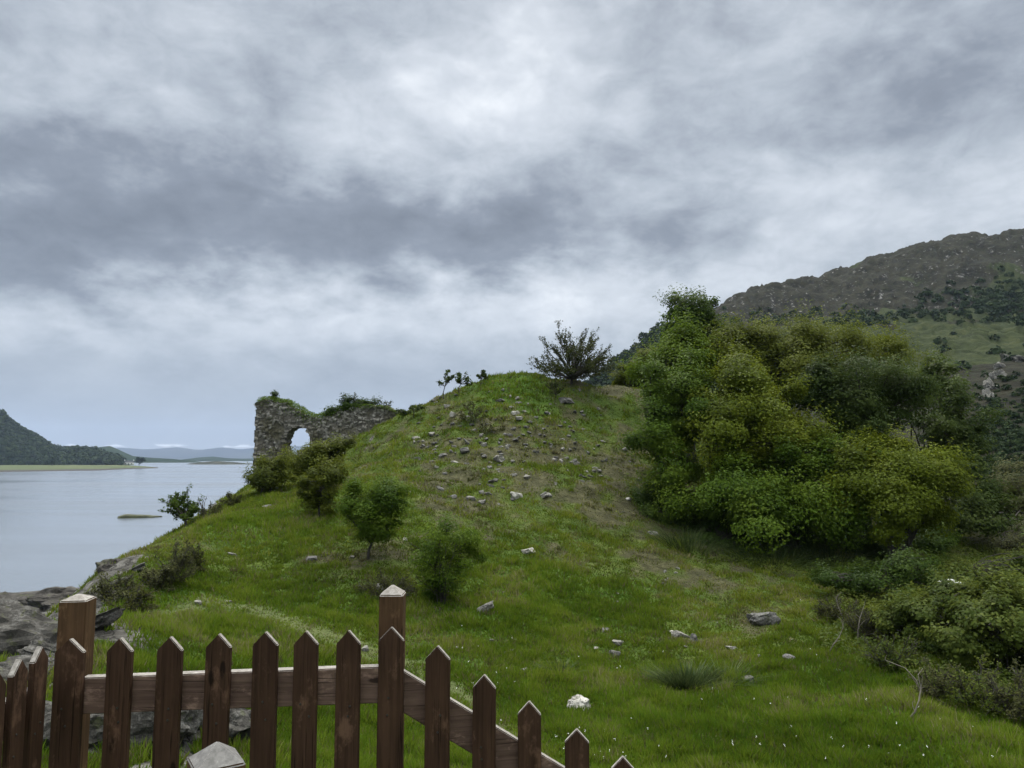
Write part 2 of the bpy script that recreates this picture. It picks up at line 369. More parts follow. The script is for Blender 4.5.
edge_l = sstep(A2, math.radians(-2), math.radians(3)); HZ = HZ * edge_l + (-4) * (1 - edge_l)
HZ = np.where(R2 < 64, HZ - (64 - R2) * 1.0, HZ)
green = sstep(fbm(HX / 60, HY / 34, 61, 4) + .22 * np.exp(-((HZ0 - CZ - 30) / 16) ** 2) + .12 * np.exp(-((A2 - .56) / .12) ** 2) * np.exp(-((R2 - 290) / 60) ** 2) - .18 * sstep(HZ0 - CZ, 55, 85) - .34 * sstep(-(HZ0 - CZ), -24, -16), .44, .62)
na2, nr2 = len(angs2), len(rad2); i2, j2 = np.meshgrid(np.arange(nr2 - 1), np.arange(na2 - 1), indexing='ij')
HF = np.stack([i2 * na2 + j2, i2 * na2 + j2 + 1, (i2 + 1) * na2 + j2 + 1, (i2 + 1) * na2 + j2], -1).reshape(-1, 4)
def hill_z(x, y):
    r = math.hypot(x, y); a_ = math.atan2(x, y)
    fi = (a_ - angs2[0]) / (angs2[-1] - angs2[0]) * (na2 - 1); fr = math.log(r / 58) / math.log(760 / 58) * (nr2 - 1)
    return float(HZ[int(min(max(fr, 0), nr2 - 1)), int(min(max(fi, 0), na2 - 1))])
m, t, bs = material("moorland")
geo = t.node('ShaderNodeNewGeometry'); pos = geo.outputs['Position']
n1 = t.noise(pos, .035, 6, .62); n2 = t.noise(pos, .22, 6, .68); n3 = t.noise(pos, .9, 5, .7)
hea = t.ramp(n2, [(.34, (.007, .007, .005)), (.5, (.017, .016, .010)), (.66, (.034, .031, .019))])
hea = t.mix(t.remap(n3, .5, .68), hea, (.020, .028, .011))
grs = t.ramp(n2, [(.3, (.014, .021, .007)), (.5, (.028, .038, .012)), (.7, (.056, .063, .023))])
c = t.mix(t.remap(t.math('ADD', t.attr('green'), t.math('MULTIPLY', t.math('SUBTRACT', n3, .5), .9)), .35, .65), hea, grs)
nz = t.node('ShaderNodeSeparateXYZ'); t.l.new(geo.outputs['Normal'], nz.inputs[0])
rkc = t.ramp(t.noise(pos, .5, 6, .7), [(.40, (.010, .0095, .009)), (.53, (.038, .036, .033)), (.64, (.26, .25, .235))])
rmask = t.remap(t.math('ADD', t.math('ADD', t.math('MULTIPLY', t.attr('up'), .30), t.math('MULTIPLY', t.math('SUBTRACT', 1.0, nz.outputs[2]), .85)), t.math('MULTIPLY', t.math('SUBTRACT', t.noise(pos, .28, 5, .7), .5), 1.5)), .53, .66)
rmask = t.math('MULTIPLY', rmask, t.math('SUBTRACT', 1.0, t.math('MULTIPLY', t.attr('green'), .8)))
c = t.mix(rmask, c, rkc)
t.put(bs.inputs['Base Color'], c); bs.inputs['Roughness'].default_value = .95; bs.inputs['Specular IOR Level'].default_value = .1
bp = t.node('ShaderNodeBump'); bp.inputs['Strength'].default_value = .8; bp.inputs['Distance'].default_value = 1.2
t.put(bp.inputs['Height'], t.math('ADD', n2, t.math('MULTIPLY', n3, .5))); t.l.new(bp.outputs[0], bs.inputs['Normal'])
hill = mesh_np('hillside', np.stack([HX, HY, HZ], -1).reshape(-1, 3), HF, m, smooth=True, attrs=dict(green=green.ravel(), up=up.ravel()))
tag(hill, kind='structure')

# ---------------------------------------------------------------- materials for plants, stone, wood
def leaf_mat(name, dark, mid, light, trans=.42, rough=.5, scale=.6, lush=None):
    m = bpy.data.materials.new(name); m.use_nodes = True; t = NT(m.node_tree); t.n.clear()
    out = t.node('ShaderNodeOutputMaterial'); pos = t.node('ShaderNodeNewGeometry').outputs['Position']
    v = t.math('ADD', t.math('MULTIPLY', t.attr('tint'), .62), t.math('MULTIPLY', t.noise(pos, scale, 3, .6), .38))
    c = t.ramp(v, [(.22, dark), (.5, mid), (.78, light)])
    if lush: c = t.mix(t.math('MULTIPLY', t.attr('lush'), .56), c, t.ramp(v, [(.22, lush[0]), (.5, lush[1]), (.78, lush[2])]))
    d = t.node('ShaderNodeBsdfPrincipled'); t.put(d.inputs['Base Color'], c); d.inputs['Roughness'].default_value = rough; d.inputs['Specular IOR Level'].default_value = .08
    tr = t.node('ShaderNodeBsdfTranslucent'); t.put(tr.inputs['Color'], t.mix(.5, c, light))
    mx = t.node('ShaderNodeMixShader'); mx.inputs[0].default_value = trans
    t.l.new(d.outputs[0], mx.inputs[1]); t.l.new(tr.outputs[0], mx.inputs[2]); t.l.new(mx.outputs[0], out.inputs[0]); return m
M = {}
M['yellowgreen'] = leaf_mat('yellow_green_leaves', (.050, .074, .006), (.108, .144, .010), (.200, .232, .020))
M['olive'] = leaf_mat('olive_leaves', (0.046, 0.063, 0.009), (0.095, 0.117, 0.013), (0.159, 0.181, 0.024))
M['bright'] = leaf_mat('bright_green_leaves', (0.032, 0.068, 0.006), (0.076, 0.132, 0.011), (0.152, 0.213, 0.022))
M['deep'] = leaf_mat('deep_green_leaves', (0.020, 0.041, 0.006), (0.041, 0.076, 0.010), (0.085, 0.128, 0.020))
M['dark'] = leaf_mat('dark_leaves', (0.020, 0.037, 0.007), (0.041, 0.068, 0.013), (0.081, 0.112, 0.024))
M['thorn'] = leaf_mat('hawthorn_leaves', (.020, .028, .008), (.040, .052, .012), (.076, .090, .022))
M['heath'] = leaf_mat('gorse_leaves', (.030, .036, .010), (.062, .068, .018), (.110, .115, .034))
M['bramble'] = leaf_mat('bramble_leaves', (0.034, 0.059, 0.010), (0.078, 0.110, 0.018), (0.171, 0.195, 0.037))
M['greyleaf'] = leaf_mat('bog_myrtle_leaves', (.042, .048, .018), (.085, .092, .034), (.150, .155, .062))
M['grass'] = leaf_mat('grass_blades', (.040, .078, .004), (.100, .150, .010), (.185, .208, .028), .36, .6, 1.3, ((.038, .100, .004), (.092, .190, .009), (.165, .250, .024)))
M['straw'] = leaf_mat('withered_grass', (.065, .058, .026), (.130, .118, .052), (.230, .210, .10), .2, .8, 1.3)
M['rush'] = leaf_mat('rush_stems', (.020, .040, .012), (.045, .072, .020), (.09, .115, .04), .15, .6)
M['far'] = leaf_mat('far_wood_leaves', (.010, .022, .009), (.022, .038, .014), (.040, .060, .022), 0.1, .8, .03)
m, t, bs = material('bark'); pos = t.node('ShaderNodeTexCoord').outputs['Object']
t.put(bs.inputs['Base Color'], t.ramp(t.noise(pos, 9, 6, .7), [(.3, (.018, .015, .012)), (.7, (.075, .066, .055))])); bs.inputs['Roughness'].default_value = .9; M['bark'] = m
m, t, bs = material('dead_wood'); pos = t.node('ShaderNodeTexCoord').outputs['Object']
t.put(bs.inputs['Base Color'], t.ramp(t.noise(pos, 9, 6, .7), [(.3, (.10, .085, .07)), (.7, (.24, .21, .18))])); bs.inputs['Roughness'].default_value = .9; M['dead'] = m
m, t, bs = material('petals'); bs.inputs['Base Color'].default_value = (.72, .73, .68, 1); bs.inputs['Roughness'].default_value = .7; M['petal'] = m

def stone_mat(name, lo, mid, hi, scale=3.0, crack=2.0, warm=False):
    m, t, bs = material(name); tc = t.node('ShaderNodeTexCoord'); oi = t.node('ShaderNodeObjectInfo')
    pos = t.vmath('ADD', t.node('ShaderNodeNewGeometry').outputs['Position'], oi.outputs['Location'])
    n1 = t.noise(pos, scale, 8, .68); n2 = t.noise(pos, scale * 5, 6, .7)
    c = t.ramp(t.math('ADD', t.math('MULTIPLY', n1, .6), t.math('MULTIPLY', n2, .4)), [(.34, lo), (.5, mid), (.64, hi)])
    c = t.mix(t.remap(n2, .60, .68), c, tuple(x * .35 for x in lo))
    c = t.mix(t.math('MULTIPLY', t.remap(t.noise(pos, scale * 1.7, 4, .6), .56, .66), .7), c, (.07, .075, .035))
    e = t.vor(t.vmath('ADD', pos, t.noise(pos, scale, 3, .6, 0, True)), crack, 'DISTANCE_TO_EDGE')
    c = t.mix(t.remap(e, 0.0, .05, .75, 0), c, (.03, .028, .025))
    t.put(bs.inputs['Base Color'], c); bs.inputs['Roughness'].default_value = .9; bs.inputs['Specular IOR Level'].default_value = .25
    bp = t.node('ShaderNodeBump'); bp.inputs['Strength'].default_value = .8; bp.inputs['Distance'].default_value = .12 / scale
    t.put(bp.inputs['Height'], t.math('ADD', n1, n2)); t.l.new(bp.outputs[0], bs.inputs['Normal']); return m
M['pale'] = stone_mat('pale_rock', (.09, .085, .078), (.22, .21, .19), (.42, .40, .36), 4.5, 2.2)
M['white'] = stone_mat('white_quartz', (.16, .15, .13), (.38, .36, .32), (.60, .58, .54), 5, 1.5)
M['grey'] = stone_mat('grey_rock', (.045, .043, .040), (.13, .125, .118), (.27, .262, .245), 4, 2.0)
M['dark_rock'] = stone_mat('dark_shore_rock', (.02, .018, .016), (.06, .054, .048), (.14, .128, .115), 1.2, .8)
M['cliff'] = stone_mat('lichened_outcrop', (.020, .018, .016), (.058, .054, .048), (.19, .182, .17), 4.5, 2.6)

# ---------------------------------------------------------------- plant builders
def leaf_mesh(name, C, N, size, mat, parent=None, tint=None, aspect=.55, loc=(0, 0, 0)):
    """one folded leaf-shaped face pair per centre"""
    C = np.asarray(C, float); n = len(C)
    if tint is None: tint = rng.random(n)
    N = np.asarray(N, float); N /= np.linalg.norm(N, axis=1, keepdims=True) + 1e-9
    T = rng.normal(size=(n, 3)); T -= (T * N).sum(1, keepdims=True) * N; T /= np.linalg.norm(T, axis=1, keepdims=True) + 1e-9
    B = np.cross(N, T); s = np.asarray(size)[:, None] if np.ndim(size) else size
    v = np.empty((n, 4, 3)); v[:, 0] = C - T * s * .5; v[:, 2] = C + T * s * .5 - N * s * .08
    v[:, 1] = C + B * s * aspect * .5 + N * s * .1 - T * s * .05; v[:, 3] = C - B * s * aspect * .5 + N * s * .1 - T * s * .05
    f = np.arange(n * 4).reshape(n, 4)
    return mesh_np(name, v.reshape(-1, 3) - np.array(loc), f, mat, parent, fattrs=dict(tint=tint))
def tube_geo(paths, sides=5):
    """paths: list of (list of points, list of radii) -> verts, faces"""
    V, Fc = [], []; k = 0
    ca = [(math.cos(2 * math.pi * i / sides), math.sin(2 * math.pi * i / sides)) for i in range(sides)]
    for pts, rr in paths:
        pts = [Vector(p) for p in pts]; n = len(pts)
        for i, p in enumerate(pts):
            d = (pts[min(i + 1, n - 1)] - pts[max(i - 1, 0)]).normalized()
            a_ = d.orthogonal().normalized() if i == 0 else (a_ - d * a_.dot(d)).normalized()
            b2 = d.cross(a_)
            for c_, s_ in ca: q = p + (a_ * c_ + b2 * s_) * rr[i]; V.append(q[:])
        for i in range(n - 1):
            for j in range(sides):
                jn_ = (j + 1) % sides; Fc.append((k + i * sides + j, k + i * sides + jn_, k + (i + 1) * sides + jn_, k + (i + 1) * sides + j))
        k += n * sides
    return np.array(V), np.array(Fc)
def tubes(name, paths, mat, parent=None, sides=5, loc=(0, 0, 0)):
    V, Fc = tube_geo(paths, sides); return mesh_np(name, V - np.array(loc), Fc, mat, parent, smooth=True)
def rvec(s=1.0): return Vector((random.gauss(0, s), random.gauss(0, s), random.gauss(0, s)))
def branch_path(a, b_, r0, r1, n=6, sag=.12, wig=.06):
    a = Vector(a); b_ = Vector(b_); L = (b_ - a).length; pts = []; off = rvec(wig * L)
    for i in range(n):
        t_ = i / (n - 1); p = a.lerp(b_, t_); p.z += math.sin(math.pi * t_) * sag * L; p += off * math.sin(math.pi * t_) + rvec(.012 * L) * (t_ > 0)
        pts.append(p)
    return pts, [r0 + (r1 - r0) * i / (n - 1) for i in range(n)]

def clump_tree(name, base, lobes, mat, n_leaves, leaf, label, cat='tree', group=None, clump=.75, stems=3, trunk_r=.12, sprig=.12, tone=.5, nb=26):
    """lobes: [(centre, radii)] crown masses; leaves sit in many small branch-end clumps with gaps between"""
    base = Vector(base); root = empty(name, base); tag(root, label, cat, group)
    cl = []; vol = [r[0] * r[2] for c, r in lobes]; tot = sum(vol)
    for (c, r), vv in zip(lobes, vol):
        area = 4 * math.pi * ((r[0] * r[1]) ** 1.6 / 3 + (r[0] * r[2]) ** 1.6 / 3 + (r[1] * r[2]) ** 1.6 / 3) ** (1 / 1.6)
        for _ in range(max(6, int(area / (clump * clump) * .36))):
            d = rvec().normalized()
            if d.z < -.75: continue
            k = random.uniform(.66, 1.08) if random.random() < .8 else random.uniform(.35, .8)
            bump = .84 + .5 * mn.noise(Vector((d.x * 1.7 + c[0], d.y * 1.7 + c[1], d.z * 1.7 + c[2])))
            p = Vector(c) + Vector((d.x * r[0], d.y * r[1], d.z * r[2])) * k * bump
            cl.append((p, d, clump * random.uniform(.6, 1.35), random.random()))
    per = n_leaves // max(len(cl), 1); C, N, T, S = [], [], [], []
    for p, d, cr, tn in cl:
        n = int(per * random.uniform(.5, 1.5)); q = rng.normal(size=(n, 3)); q /= np.linalg.norm(q, axis=1, keepdims=True)
        q[:, 2] = np.abs(q[:, 2]) * np.where(rng.random(n) < .74, 1, -1)
        rr = cr * rng.random(n)[:, None] ** .33
        pt = np.array(p) + q * rr * np.array([1, 1, .7])
        # ragged shoots
        sh = rng.random(n) < sprig; pt[sh] += (np.array(d) * .8 + [0, 0, .5]) * (rng.random(sh.sum())[:, None] ** 1.2 * cr * 1.0)
        C.append(pt); N.append(q * .5 + np.array(d) * .5 + np.array([0, 0, .55]) + rng.normal(size=(n, 3)) * .26)
        T.append(np.clip(tone + (tn - .5) * .5 + rng.normal(size=n) * .09, 0, 1)); S.append(leaf * (.6 + .8 * rng.random(n)))
    C = np.concatenate(C); leaf_mesh('crown', C, np.concatenate(N), np.concatenate(S), mat, root, np.concatenate(T), loc=base)
    paths = []; mid = Vector(lobes[0][0])
    for s in range(stems):
        fork = base.lerp(mid, .45) + rvec(.12 * (mid - base).length)
        paths.append(branch_path(base + Vector((random.uniform(-.2, .2), random.uniform(-.2, .2), -.25)), fork, trunk_r, trunk_r * .7, 5))
        for p, d, cr, tn in random.sample(cl, min(len(cl), nb)):
            paths.append(branch_path(fork, p, trunk_r * .45, .012, 6))
    tubes('trunk', paths, M['bark'], root, loc=base)
    return root

def twig_tree(name, base, height_, spread, n_main, n_sub, per, leaf, mat, label, cat='shrub', group=None, lean=(0, 0), trunk=.35, tr=.06, flat=.9, up=.35, tone=.5, bark='bark', tuft=.05, twr=.55):
    """open growth: every branch and twig is drawn and leaves sit along the twigs"""
    base = Vector(base); root = empty(name, base); tag(root, label, cat, group)
    paths = []; C, N, T = [], [], []
    fork = base + Vector((lean[0] * trunk, lean[1] * trunk, height_ * trunk))
    if trunk > .05: paths.append(branch_path(base - Vector((0, 0, .2)), fork, tr, tr * .75, 4, 0))
    for i in range(n_main):
        a_ = random.uniform(0, 2 * math.pi); e = math.asin(random.uniform(up * .4, 1.0)) if random.random() < .8 else random.uniform(-.1, .5)
        L = random.uniform(.7, 1.0); tip = fork + Vector((math.cos(a_) * math.cos(e) * spread * L + lean[0], math.sin(a_) * math.cos(e) * spread * L + lean[1], math.sin(e) * height_ * (1 - trunk) * L * flat))
        st = fork if trunk > .05 else base + Vector((random.gauss(0, .08), random.gauss(0, .08), -.1)) * spread
        bp_ = branch_path(st, tip, tr * .5, .006, 7, .06, .05); paths.append(bp_)
        tn = random.random()
        for j in range(n_sub):
            k = random.uniform(.3, 1.0); kk = k * 6; i0 = min(int(kk), 5); s = bp_[0][i0].lerp(bp_[0][i0 + 1], kk - i0)
            d = ((tip - st).normalized() + rvec(twr) + Vector((0, 0, .2 if twr > .4 else .05))).normalized()
            l2 = spread * random.uniform(.12, .34) * (1.2 - .5 * k); e2 = s + d * l2; tp = branch_path(s, e2, .008, .003, 4, .04); paths.append(tp)
            n = max(1, int(per * random.uniform(.5, 1.5))); tt = rng.random(n) ** .8; q = np.array(s) + (np.array(e2) - np.array(s)) * tt[:, None] + rng.normal(size=(n, 3)) * tuft * spread
            C.append(q); N.append(rng.normal(size=(n, 3)) * .6 + [0, 0, .7]); T.append(np.clip(tone + (tn - .5) * .4 + rng.normal(size=n) * .18, 0, 1))
    C = np.concatenate(C); n = len(C)
    leaf_mesh('crown' if cat in ('tree', 'sapling') else 'foliage', C, np.concatenate(N), leaf * (.6 + .8 * rng.random(n)), mat, root, np.concatenate(T), loc=base)
    tubes('trunk' if cat in ('tree', 'sapling') else 'stems', paths, M[bark], root, 4, loc=base)
    return root

# ---------------------------------------------------------------- rocks
def rock_mesh(seed, sub=3, ang=7, rough=.10, squash=(1, .8, .6)):
    r_ = random.Random(seed); bm = bmesh.new(); bmesh.ops.create_icosphere(bm, subdivisions=sub, radius=1)
    planes = [(Vector((r_.gauss(0, 1), r_.gauss(0, 1), r_.gauss(0, 1))).normalized(), r_.uniform(.38, .74)) for _ in range(ang)]
    bq = [Vector((r_.gauss(0, .22), r_.gauss(0, .22), 1)).normalized(), Vector((r_.gauss(0, .22), 1, r_.gauss(0, .22))).normalized(), Vector((1, r_.gauss(0, .22), r_.gauss(0, .22))).normalized()]
    if ang < 10: planes = planes[:4] + [(n_ * s_, r_.uniform(.5, .72)) for n_ in bq for s_ in (-1, 1)]
    for v in bm.verts:
        c = v.co.copy()
        for nrm, dd in planes:
            k = c.dot(nrm)
            if k > dd: c -= nrm * (k - dd) * .95
        c += c.normalized() * (mn.fractal(c * 2.2 + Vector((seed * 3.1, 0, 0)), 1, 2, 4) * rough)
        v.co = Vector((c.x * squash[0], c.y * squash[1], c.z * squash[2]))
    me = bpy.data.meshes.new('stone'); bm.to_mesh(me); bm.free(); return me
def rock(name, loc, size, label, cat, mat, seed, sub=3, squash=(1, .8, .6), rot=None, group=None, sink=.15, rough=.10, ang=7):
    me = rock_mesh(seed, sub, ang, rough, squash); me.materials.append(M[mat])
    for p in me.polygons: p.use_smooth = False
    o = link(name, me); o.location = Vector(loc) + Vector((0, 0, size * squash[2] * (1 - 2 * sink) * .5)); o.scale = (size, size, size)
    o.rotation_euler = rot or (random.uniform(-.2, .2), random.uniform(-.2, .2), random.uniform(0, 6.28))
    return tag(o, label, cat, group)
# ---------------------------------------------------------------- far shore, headlands, mountains
def ridge_mesh(name, prof, d0, d1, mat, amp=.0, drop=-3, nrow=14, seed=3, kind='structure', back=1.5):
    """prof: (px, py) skyline seen at mid depth; built as a rounded landform between depths d0 and d1"""
    px = np.linspace(prof[0][0], prof[-1][0], 220); py = np.interp(px, [p[0] for p in prof], [p[1] for p in prof])
    dm = (d0 + d1) / 2; V = []; rows = np.linspace(0, 1, nrow * 2 + 1)
    for s in rows:
        d = d0 + (d1 - d0) * s
        for a_, b_ in zip(px, py):
            top = P(a_, b_, dm); q = math.sin(math.pi * s) ** .8 if 0 < s < 1 else 0
            x = top.x * d / dm; z = drop + (top.z - drop) * q
            z += (fbm(x / (d1 - d0) * 6, d / (d1 - d0) * 6, seed, 5) - .5) * amp * q
            V.append((x, d, z))
    n = len(px); i_, j_ = np.meshgrid(np.arange(len(rows) - 1), np.arange(n - 1), indexing='ij')
    Fc = np.stack([i_ * n + j_, i_ * n + j_ + 1, (i_ + 1) * n + j_ + 1, (i_ + 1) * n + j_], -1).reshape(-1, 4)
    o = mesh_np(name, V, Fc, mat, smooth=True); tag(o, kind=kind); return o
def land_mat(name, a_, b_, sc_):
    m, t, bs = material(name); pos = t.node('ShaderNodeNewGeometry').outputs['Position']
    t.put(bs.inputs['Base Color'], t.ramp(t.noise(pos, sc_, 6, .65), [(.35, a_), (.65, b_)])); bs.inputs['Roughness'].default_value = 1; bs.inputs['Specular IOR Level'].default_value = 0
    return m
mw = land_mat('wooded_land', (.010, .020, .009), (.030, .044, .018), .02)
ridge_mesh('far_hill', [(-330, 380), (-150, 372), (-60, 385), (0, 414), (9, 422), (19, 430), (36, 438), (52, 449), (62, 451), (84, 450), (97, 452), (109, 457), (122, 461), (130, 466)], 850, 1300, mw, 6)
ridge_mesh('far_ridge', [(60, 452), (90, 449), (100, 447), (110, 446), (119, 450), (133, 456), (150, 457.5), (175, 459), (195, 461), (210, 463)], 1700, 2300, mw, 6)
ridge_mesh('far_headland', [(165, 463), (180, 459.5), (200, 457.6), (213, 456.8), (225, 458.2), (240, 459), (258, 458.6), (300, 457.5), (400, 455), (520, 452), (640, 450)], 2500, 3300, mw, 8)
ridge_mesh('far_islet', [(182, 465), (190, 463.4), (205, 462.0), (216, 461.2), (232, 462.2), (246, 463.6), (300, 463), (340, 465)], 1250, 1400, land_mat('islet_land', (.03, .034, .022), (.08, .078, .06), .05), 2, drop=-1)
ridge_mesh('mountains', [(-300, 440), (-60, 447), (40, 450), (90, 449.5), (120, 448), (150, 450), (175, 447.5), (200, 449.5), (222, 447.5), (240, 450), (258, 447.5), (300, 446), (360, 450), (450, 445), (600, 449), (800, 452)], 6000, 7200, land_mat('mountain_land', (.022, .026, .026), (.045, .048, .045), .002), 30, drop=-5, back=2)
# meadow on the far shore
V = []; pxs = np.linspace(-260, 160, 180); rows = np.linspace(0, 1, 12)
for s in rows:
    for a_ in pxs:
        df = np.interp(a_, [-260, 0, 100, 160], [500, 565, 640, 800]); db = np.interp(a_, [-260, 0, 110, 140, 160], [870, 870, 900, 870, 806])
        d = df + (db - df) * s; x = (a_ - 512) / F * d
        V.append((x, d, -.4 + 3.4 * (1 - (1 - s) ** 2.2) * np.interp(a_, [120, 160], [1, .35])))
n = len(pxs); i_, j_ = np.meshgrid(np.arange(11), np.arange(n - 1), indexing='ij')
m, t, bs = material('shore_meadow'); pos = t.node('ShaderNodeNewGeometry').outputs['Position']
z = t.node('ShaderNodeSeparateXYZ'); t.l.new(pos, z.inputs[0])
c = t.ramp(t.noise(pos, .015, 4, .6), [(.35, (.045, .068, .014)), (.65, (.085, .098, .030))])
c = t.mix(t.remap(t.math('ADD', z.outputs[2], t.math('MULTIPLY', t.noise(pos, .08, 4), .5)), .95, 1.35, 1, 0), c, (.035, .030, .024))
t.put(bs.inputs['Base Color'], c); bs.inputs['Roughness'].default_value = 1
far_shore = mesh_np('far_shore', V, np.stack([i_ * n + j_, i_ * n + j_ + 1, (i_ + 1) * n + j_ + 1, (i_ + 1) * n + j_], -1).reshape(-1, 4), m, smooth=True)
tag(far_shore, kind='structure')
# wood covering the far hill: thousands of rounded crowns
def crowns(name, pts, rs, mat, per=46):
    k = len(pts); c = np.repeat(np.array(pts), per, 0); r = np.repeat(np.array(rs), per)[:, None]
    d = rng.normal(size=(k * per, 3)); d /= np.linalg.norm(d, axis=1, keepdims=True); d[:, 2] = np.abs(d[:, 2]) * np.where(rng.random(k * per) < .8, 1, -.6)
    el_ = np.repeat(rng.uniform(.7, 1.2, (k, 3)), per, 0); n_ = d + rng.normal(size=d.shape) * .3
    tn = np.clip(np.repeat(rng.random(k), per) * .6 + rng.random(k * per) * .4, 0, 1)
    return leaf_mesh(name, c + d * el_ * r * rng.uniform(.65, 1.05, (k * per, 1)), n_, r[:, 0] * rng.uniform(.35, .75, k * per), mat, tint=tn, aspect=.9)
prof = [(-330, 380), (-150, 372), (-60, 385), (0, 414), (9, 422), (19, 430), (36, 438), (52, 449), (62, 451), (84, 450), (97, 452), (109, 457), (122, 461)]
pts = []; rs = []
for _ in range(2300):
    a_ = random.uniform(-150, 121); s = random.random() * .62; d = 850 + 450 * s; pyr = np.interp(a_, [p[0] for p in prof], [p[1] for p in prof])
    top = P(a_, pyr, 1075); q = math.sin(math.pi * s) ** .8; z = -3 + (top.z + 3) * q; r = random.uniform(3.2, 6.0)
    if z < 2: z = 3.2
    pts.append((top.x * d / 1075, d, z + r * .3)); rs.append(r)
tag(crowns('far_wood', pts, rs, M['far']), 'dense dark green wood covering the hill across the loch', 'wood', kind='stuff')

# farmhouse and single trees on the far shore
p0 = P(129, 464.5, 860); fh = empty('farmhouse', (p0.x, p0.y, 2.8), .35); tag(fh, 'tiny white farmhouse on the green spit across the loch', 'house')
def box_geo(x0, x1, y0, y1, z0, z1):
    V = [(x, y, z) for z in (z0, z1) for (x, y) in ((x0, y0), (x1, y0), (x1, y1), (x0, y1))]
    return V, [(0, 3, 2, 1), (4, 5, 6, 7), (0, 1, 5, 4), (1, 2, 6, 5), (2, 3, 7, 6), (3, 0, 4, 7)]
def box(name, x0, x1, y0, y1, z0, z1, mat, parent=None):
    V, Fc = box_geo(x0, x1, y0, y1, z0, z1); return mesh_np(name, V, Fc, mat, parent)
m_wh = land_mat('whitewash', (.7, .7, .68), (.8, .8, .78), .5); m_sl = land_mat('slate', (.06, .065, .07), (.10, .105, .11), .5)
m_gl, t, bs = material('window_glass'); bs.inputs['Base Color'].default_value = (.03, .035, .04, 1); bs.inputs['Roughness'].default_value = .1
box('wall', -5, 5, -2.8, 2.8, 0, 3.0, m_wh, fh)
me = bpy.data.meshes.new('roof'); me.from_pydata([(-5.3, -3.1, 3), (5.3, -3.1, 3), (5.3, 3.1, 3), (-5.3, 3.1, 3), (-5.3, 0, 5.3), (5.3, 0, 5.3)], [], [(0, 1, 5, 4), (2, 3, 4, 5), (0, 4, 3), (1, 2, 5), (0, 3, 2, 1)]); me.materials.append(m_sl)
rf = link('roof', me, fh)
for x in (-4.6, 4.6): box('chimney', x - .35, x + .35, -.4, .4, 4.6, 6.2, m_wh, rf)
for x in (-3, 0, 3): box('window' if x else 'door', x - .5, x + .5, -2.86, -2.803, 1.0 if x else 0.02, 2.2, m_gl, fh)
def far_tree(px, py, d, h, r, label, zb=3.0):
    q = P(px, py, d); b_ = Vector((q.x, q.y, zb)); o = empty('far_tree', b_); tag(o, label, 'tree', 'trees on the far shore')
    cr = []
    for _ in range(16): cr.append((b_.x + random.gauss(0, r * .42), b_.y + random.gauss(0, r * .42), b_.z + h * random.uniform(.3, .85)))
    c_ = crowns('crown', cr, [r * random.uniform(.3, .55) for _ in cr], M['far']); c_.parent = o; c_.location = -b_
    tubes('trunk', [([b_ - Vector((0, 0, .5)), b_ + Vector((0, 0, h * .5))], [.5, .3])], M['bark'], o, loc=b_)
far_tree(52, 466, 800, 9.5, 5.0, 'single dark tree standing alone on the far green meadow')
far_tree(139, 466, 850, 9, 5.2, 'dark round tree just right of the white farmhouse')
far_tree(120, 465, 880, 8.5, 6.5, 'dark bushy tree just left of the white farmhouse')
far_tree(104, 465, 890, 8, 6.5, 'broad dark tree where the far wood meets the meadow')
# skerry in the loch
sk = rock('islet', (P(140, 517, 139).x, 139, -.2), 3.3, None, None, 'grey', 77, 4, (1.2, .9, .34), (0, 0, .1), sink=.5)
m, t, bs = material('weedy_skerry'); pos = t.node('ShaderNodeNewGeometry').outputs['Position']
t.put(bs.inputs['Base Color'], t.ramp(t.noise(pos, 1.2, 5, .7), [(.35, (.020, .022, .010)), (.55, (.055, .062, .020)), (.7, (.11, .105, .07))])); bs.inputs['Roughness'].default_value = .9
sk.data.materials[0] = m; tag(sk, 'low weed covered rock breaking the loch surface', 'islet', kind='structure')
sk2 = rock('islet', (P(163, 518.5, 136).x, 136, -.30), 3.4, None, None, 'grey', 78, 4, (1.5, .5, .12), (0, 0, 0), sink=.5); sk2.data.materials[0] = m
tag(sk2, 'thin flat reef beside the weedy skerry', 'islet', kind='structure')

# ---------------------------------------------------------------- ruined castle wall
WD = 45.5
def wx(px): return (px - 512) / F * WD
def wz(py): return P(300, py, WD).z
top_prof = [(257, 424), (258.5, 403), (263, 400), (275, 401), (290, 404), (296, 410), (305, 415), (318, 418), (331, 416), (345, 411), (357, 408), (372, 406), (388, 406), (395, 410), (410, 413), (424, 417), (436, 424)]
hole = [(289.5, 455), (289, 441), (292, 433), (297, 429), (303, 427), (309, 430.5), (313, 437), (313, 446), (309, 449), (304, 450), (300, 455)]
def in_poly(x, y, poly):
    r = False; n = len(poly); j = n - 1
    for i in range(n):
        xi, yi = poly[i]; xj, yj = poly[j]
        if (yi > y) != (yj > y) and x < (xj - xi) * (y - yi) / (yj - yi) + xi: r = not r
        j = i
    return r
cs = .055; x0, x1 = wx(256), wx(438); zb = wz(492); zt = wz(396)
nx = int((x1 - x0) / cs); nz = int((zt - zb) / cs)
occ = np.zeros((nz, nx), bool); tpx = [p[0] for p in top_prof]; tpy = [p[1] for p in top_prof]
for k in range(nz):
    for i in range(nx):
        x = x0 + (i + .5) * cs; z = zb + (k + .5) * cs
        jx = (vnoise(x / .22, z / .2, 3) - .5) * .16; jz = (vnoise(x / .25, z / .2, 4) - .5) * .20
        px = 512 + (x + jx) / WD * F
        py = np.interp(z + jz, [zb, zt], [492, 396])
        occ[k, i] = px > 258 + .9 * vnoise(z / .3, 1, 8) and py > np.interp(px, tpx, tpy) and not in_poly(px, py, hole)
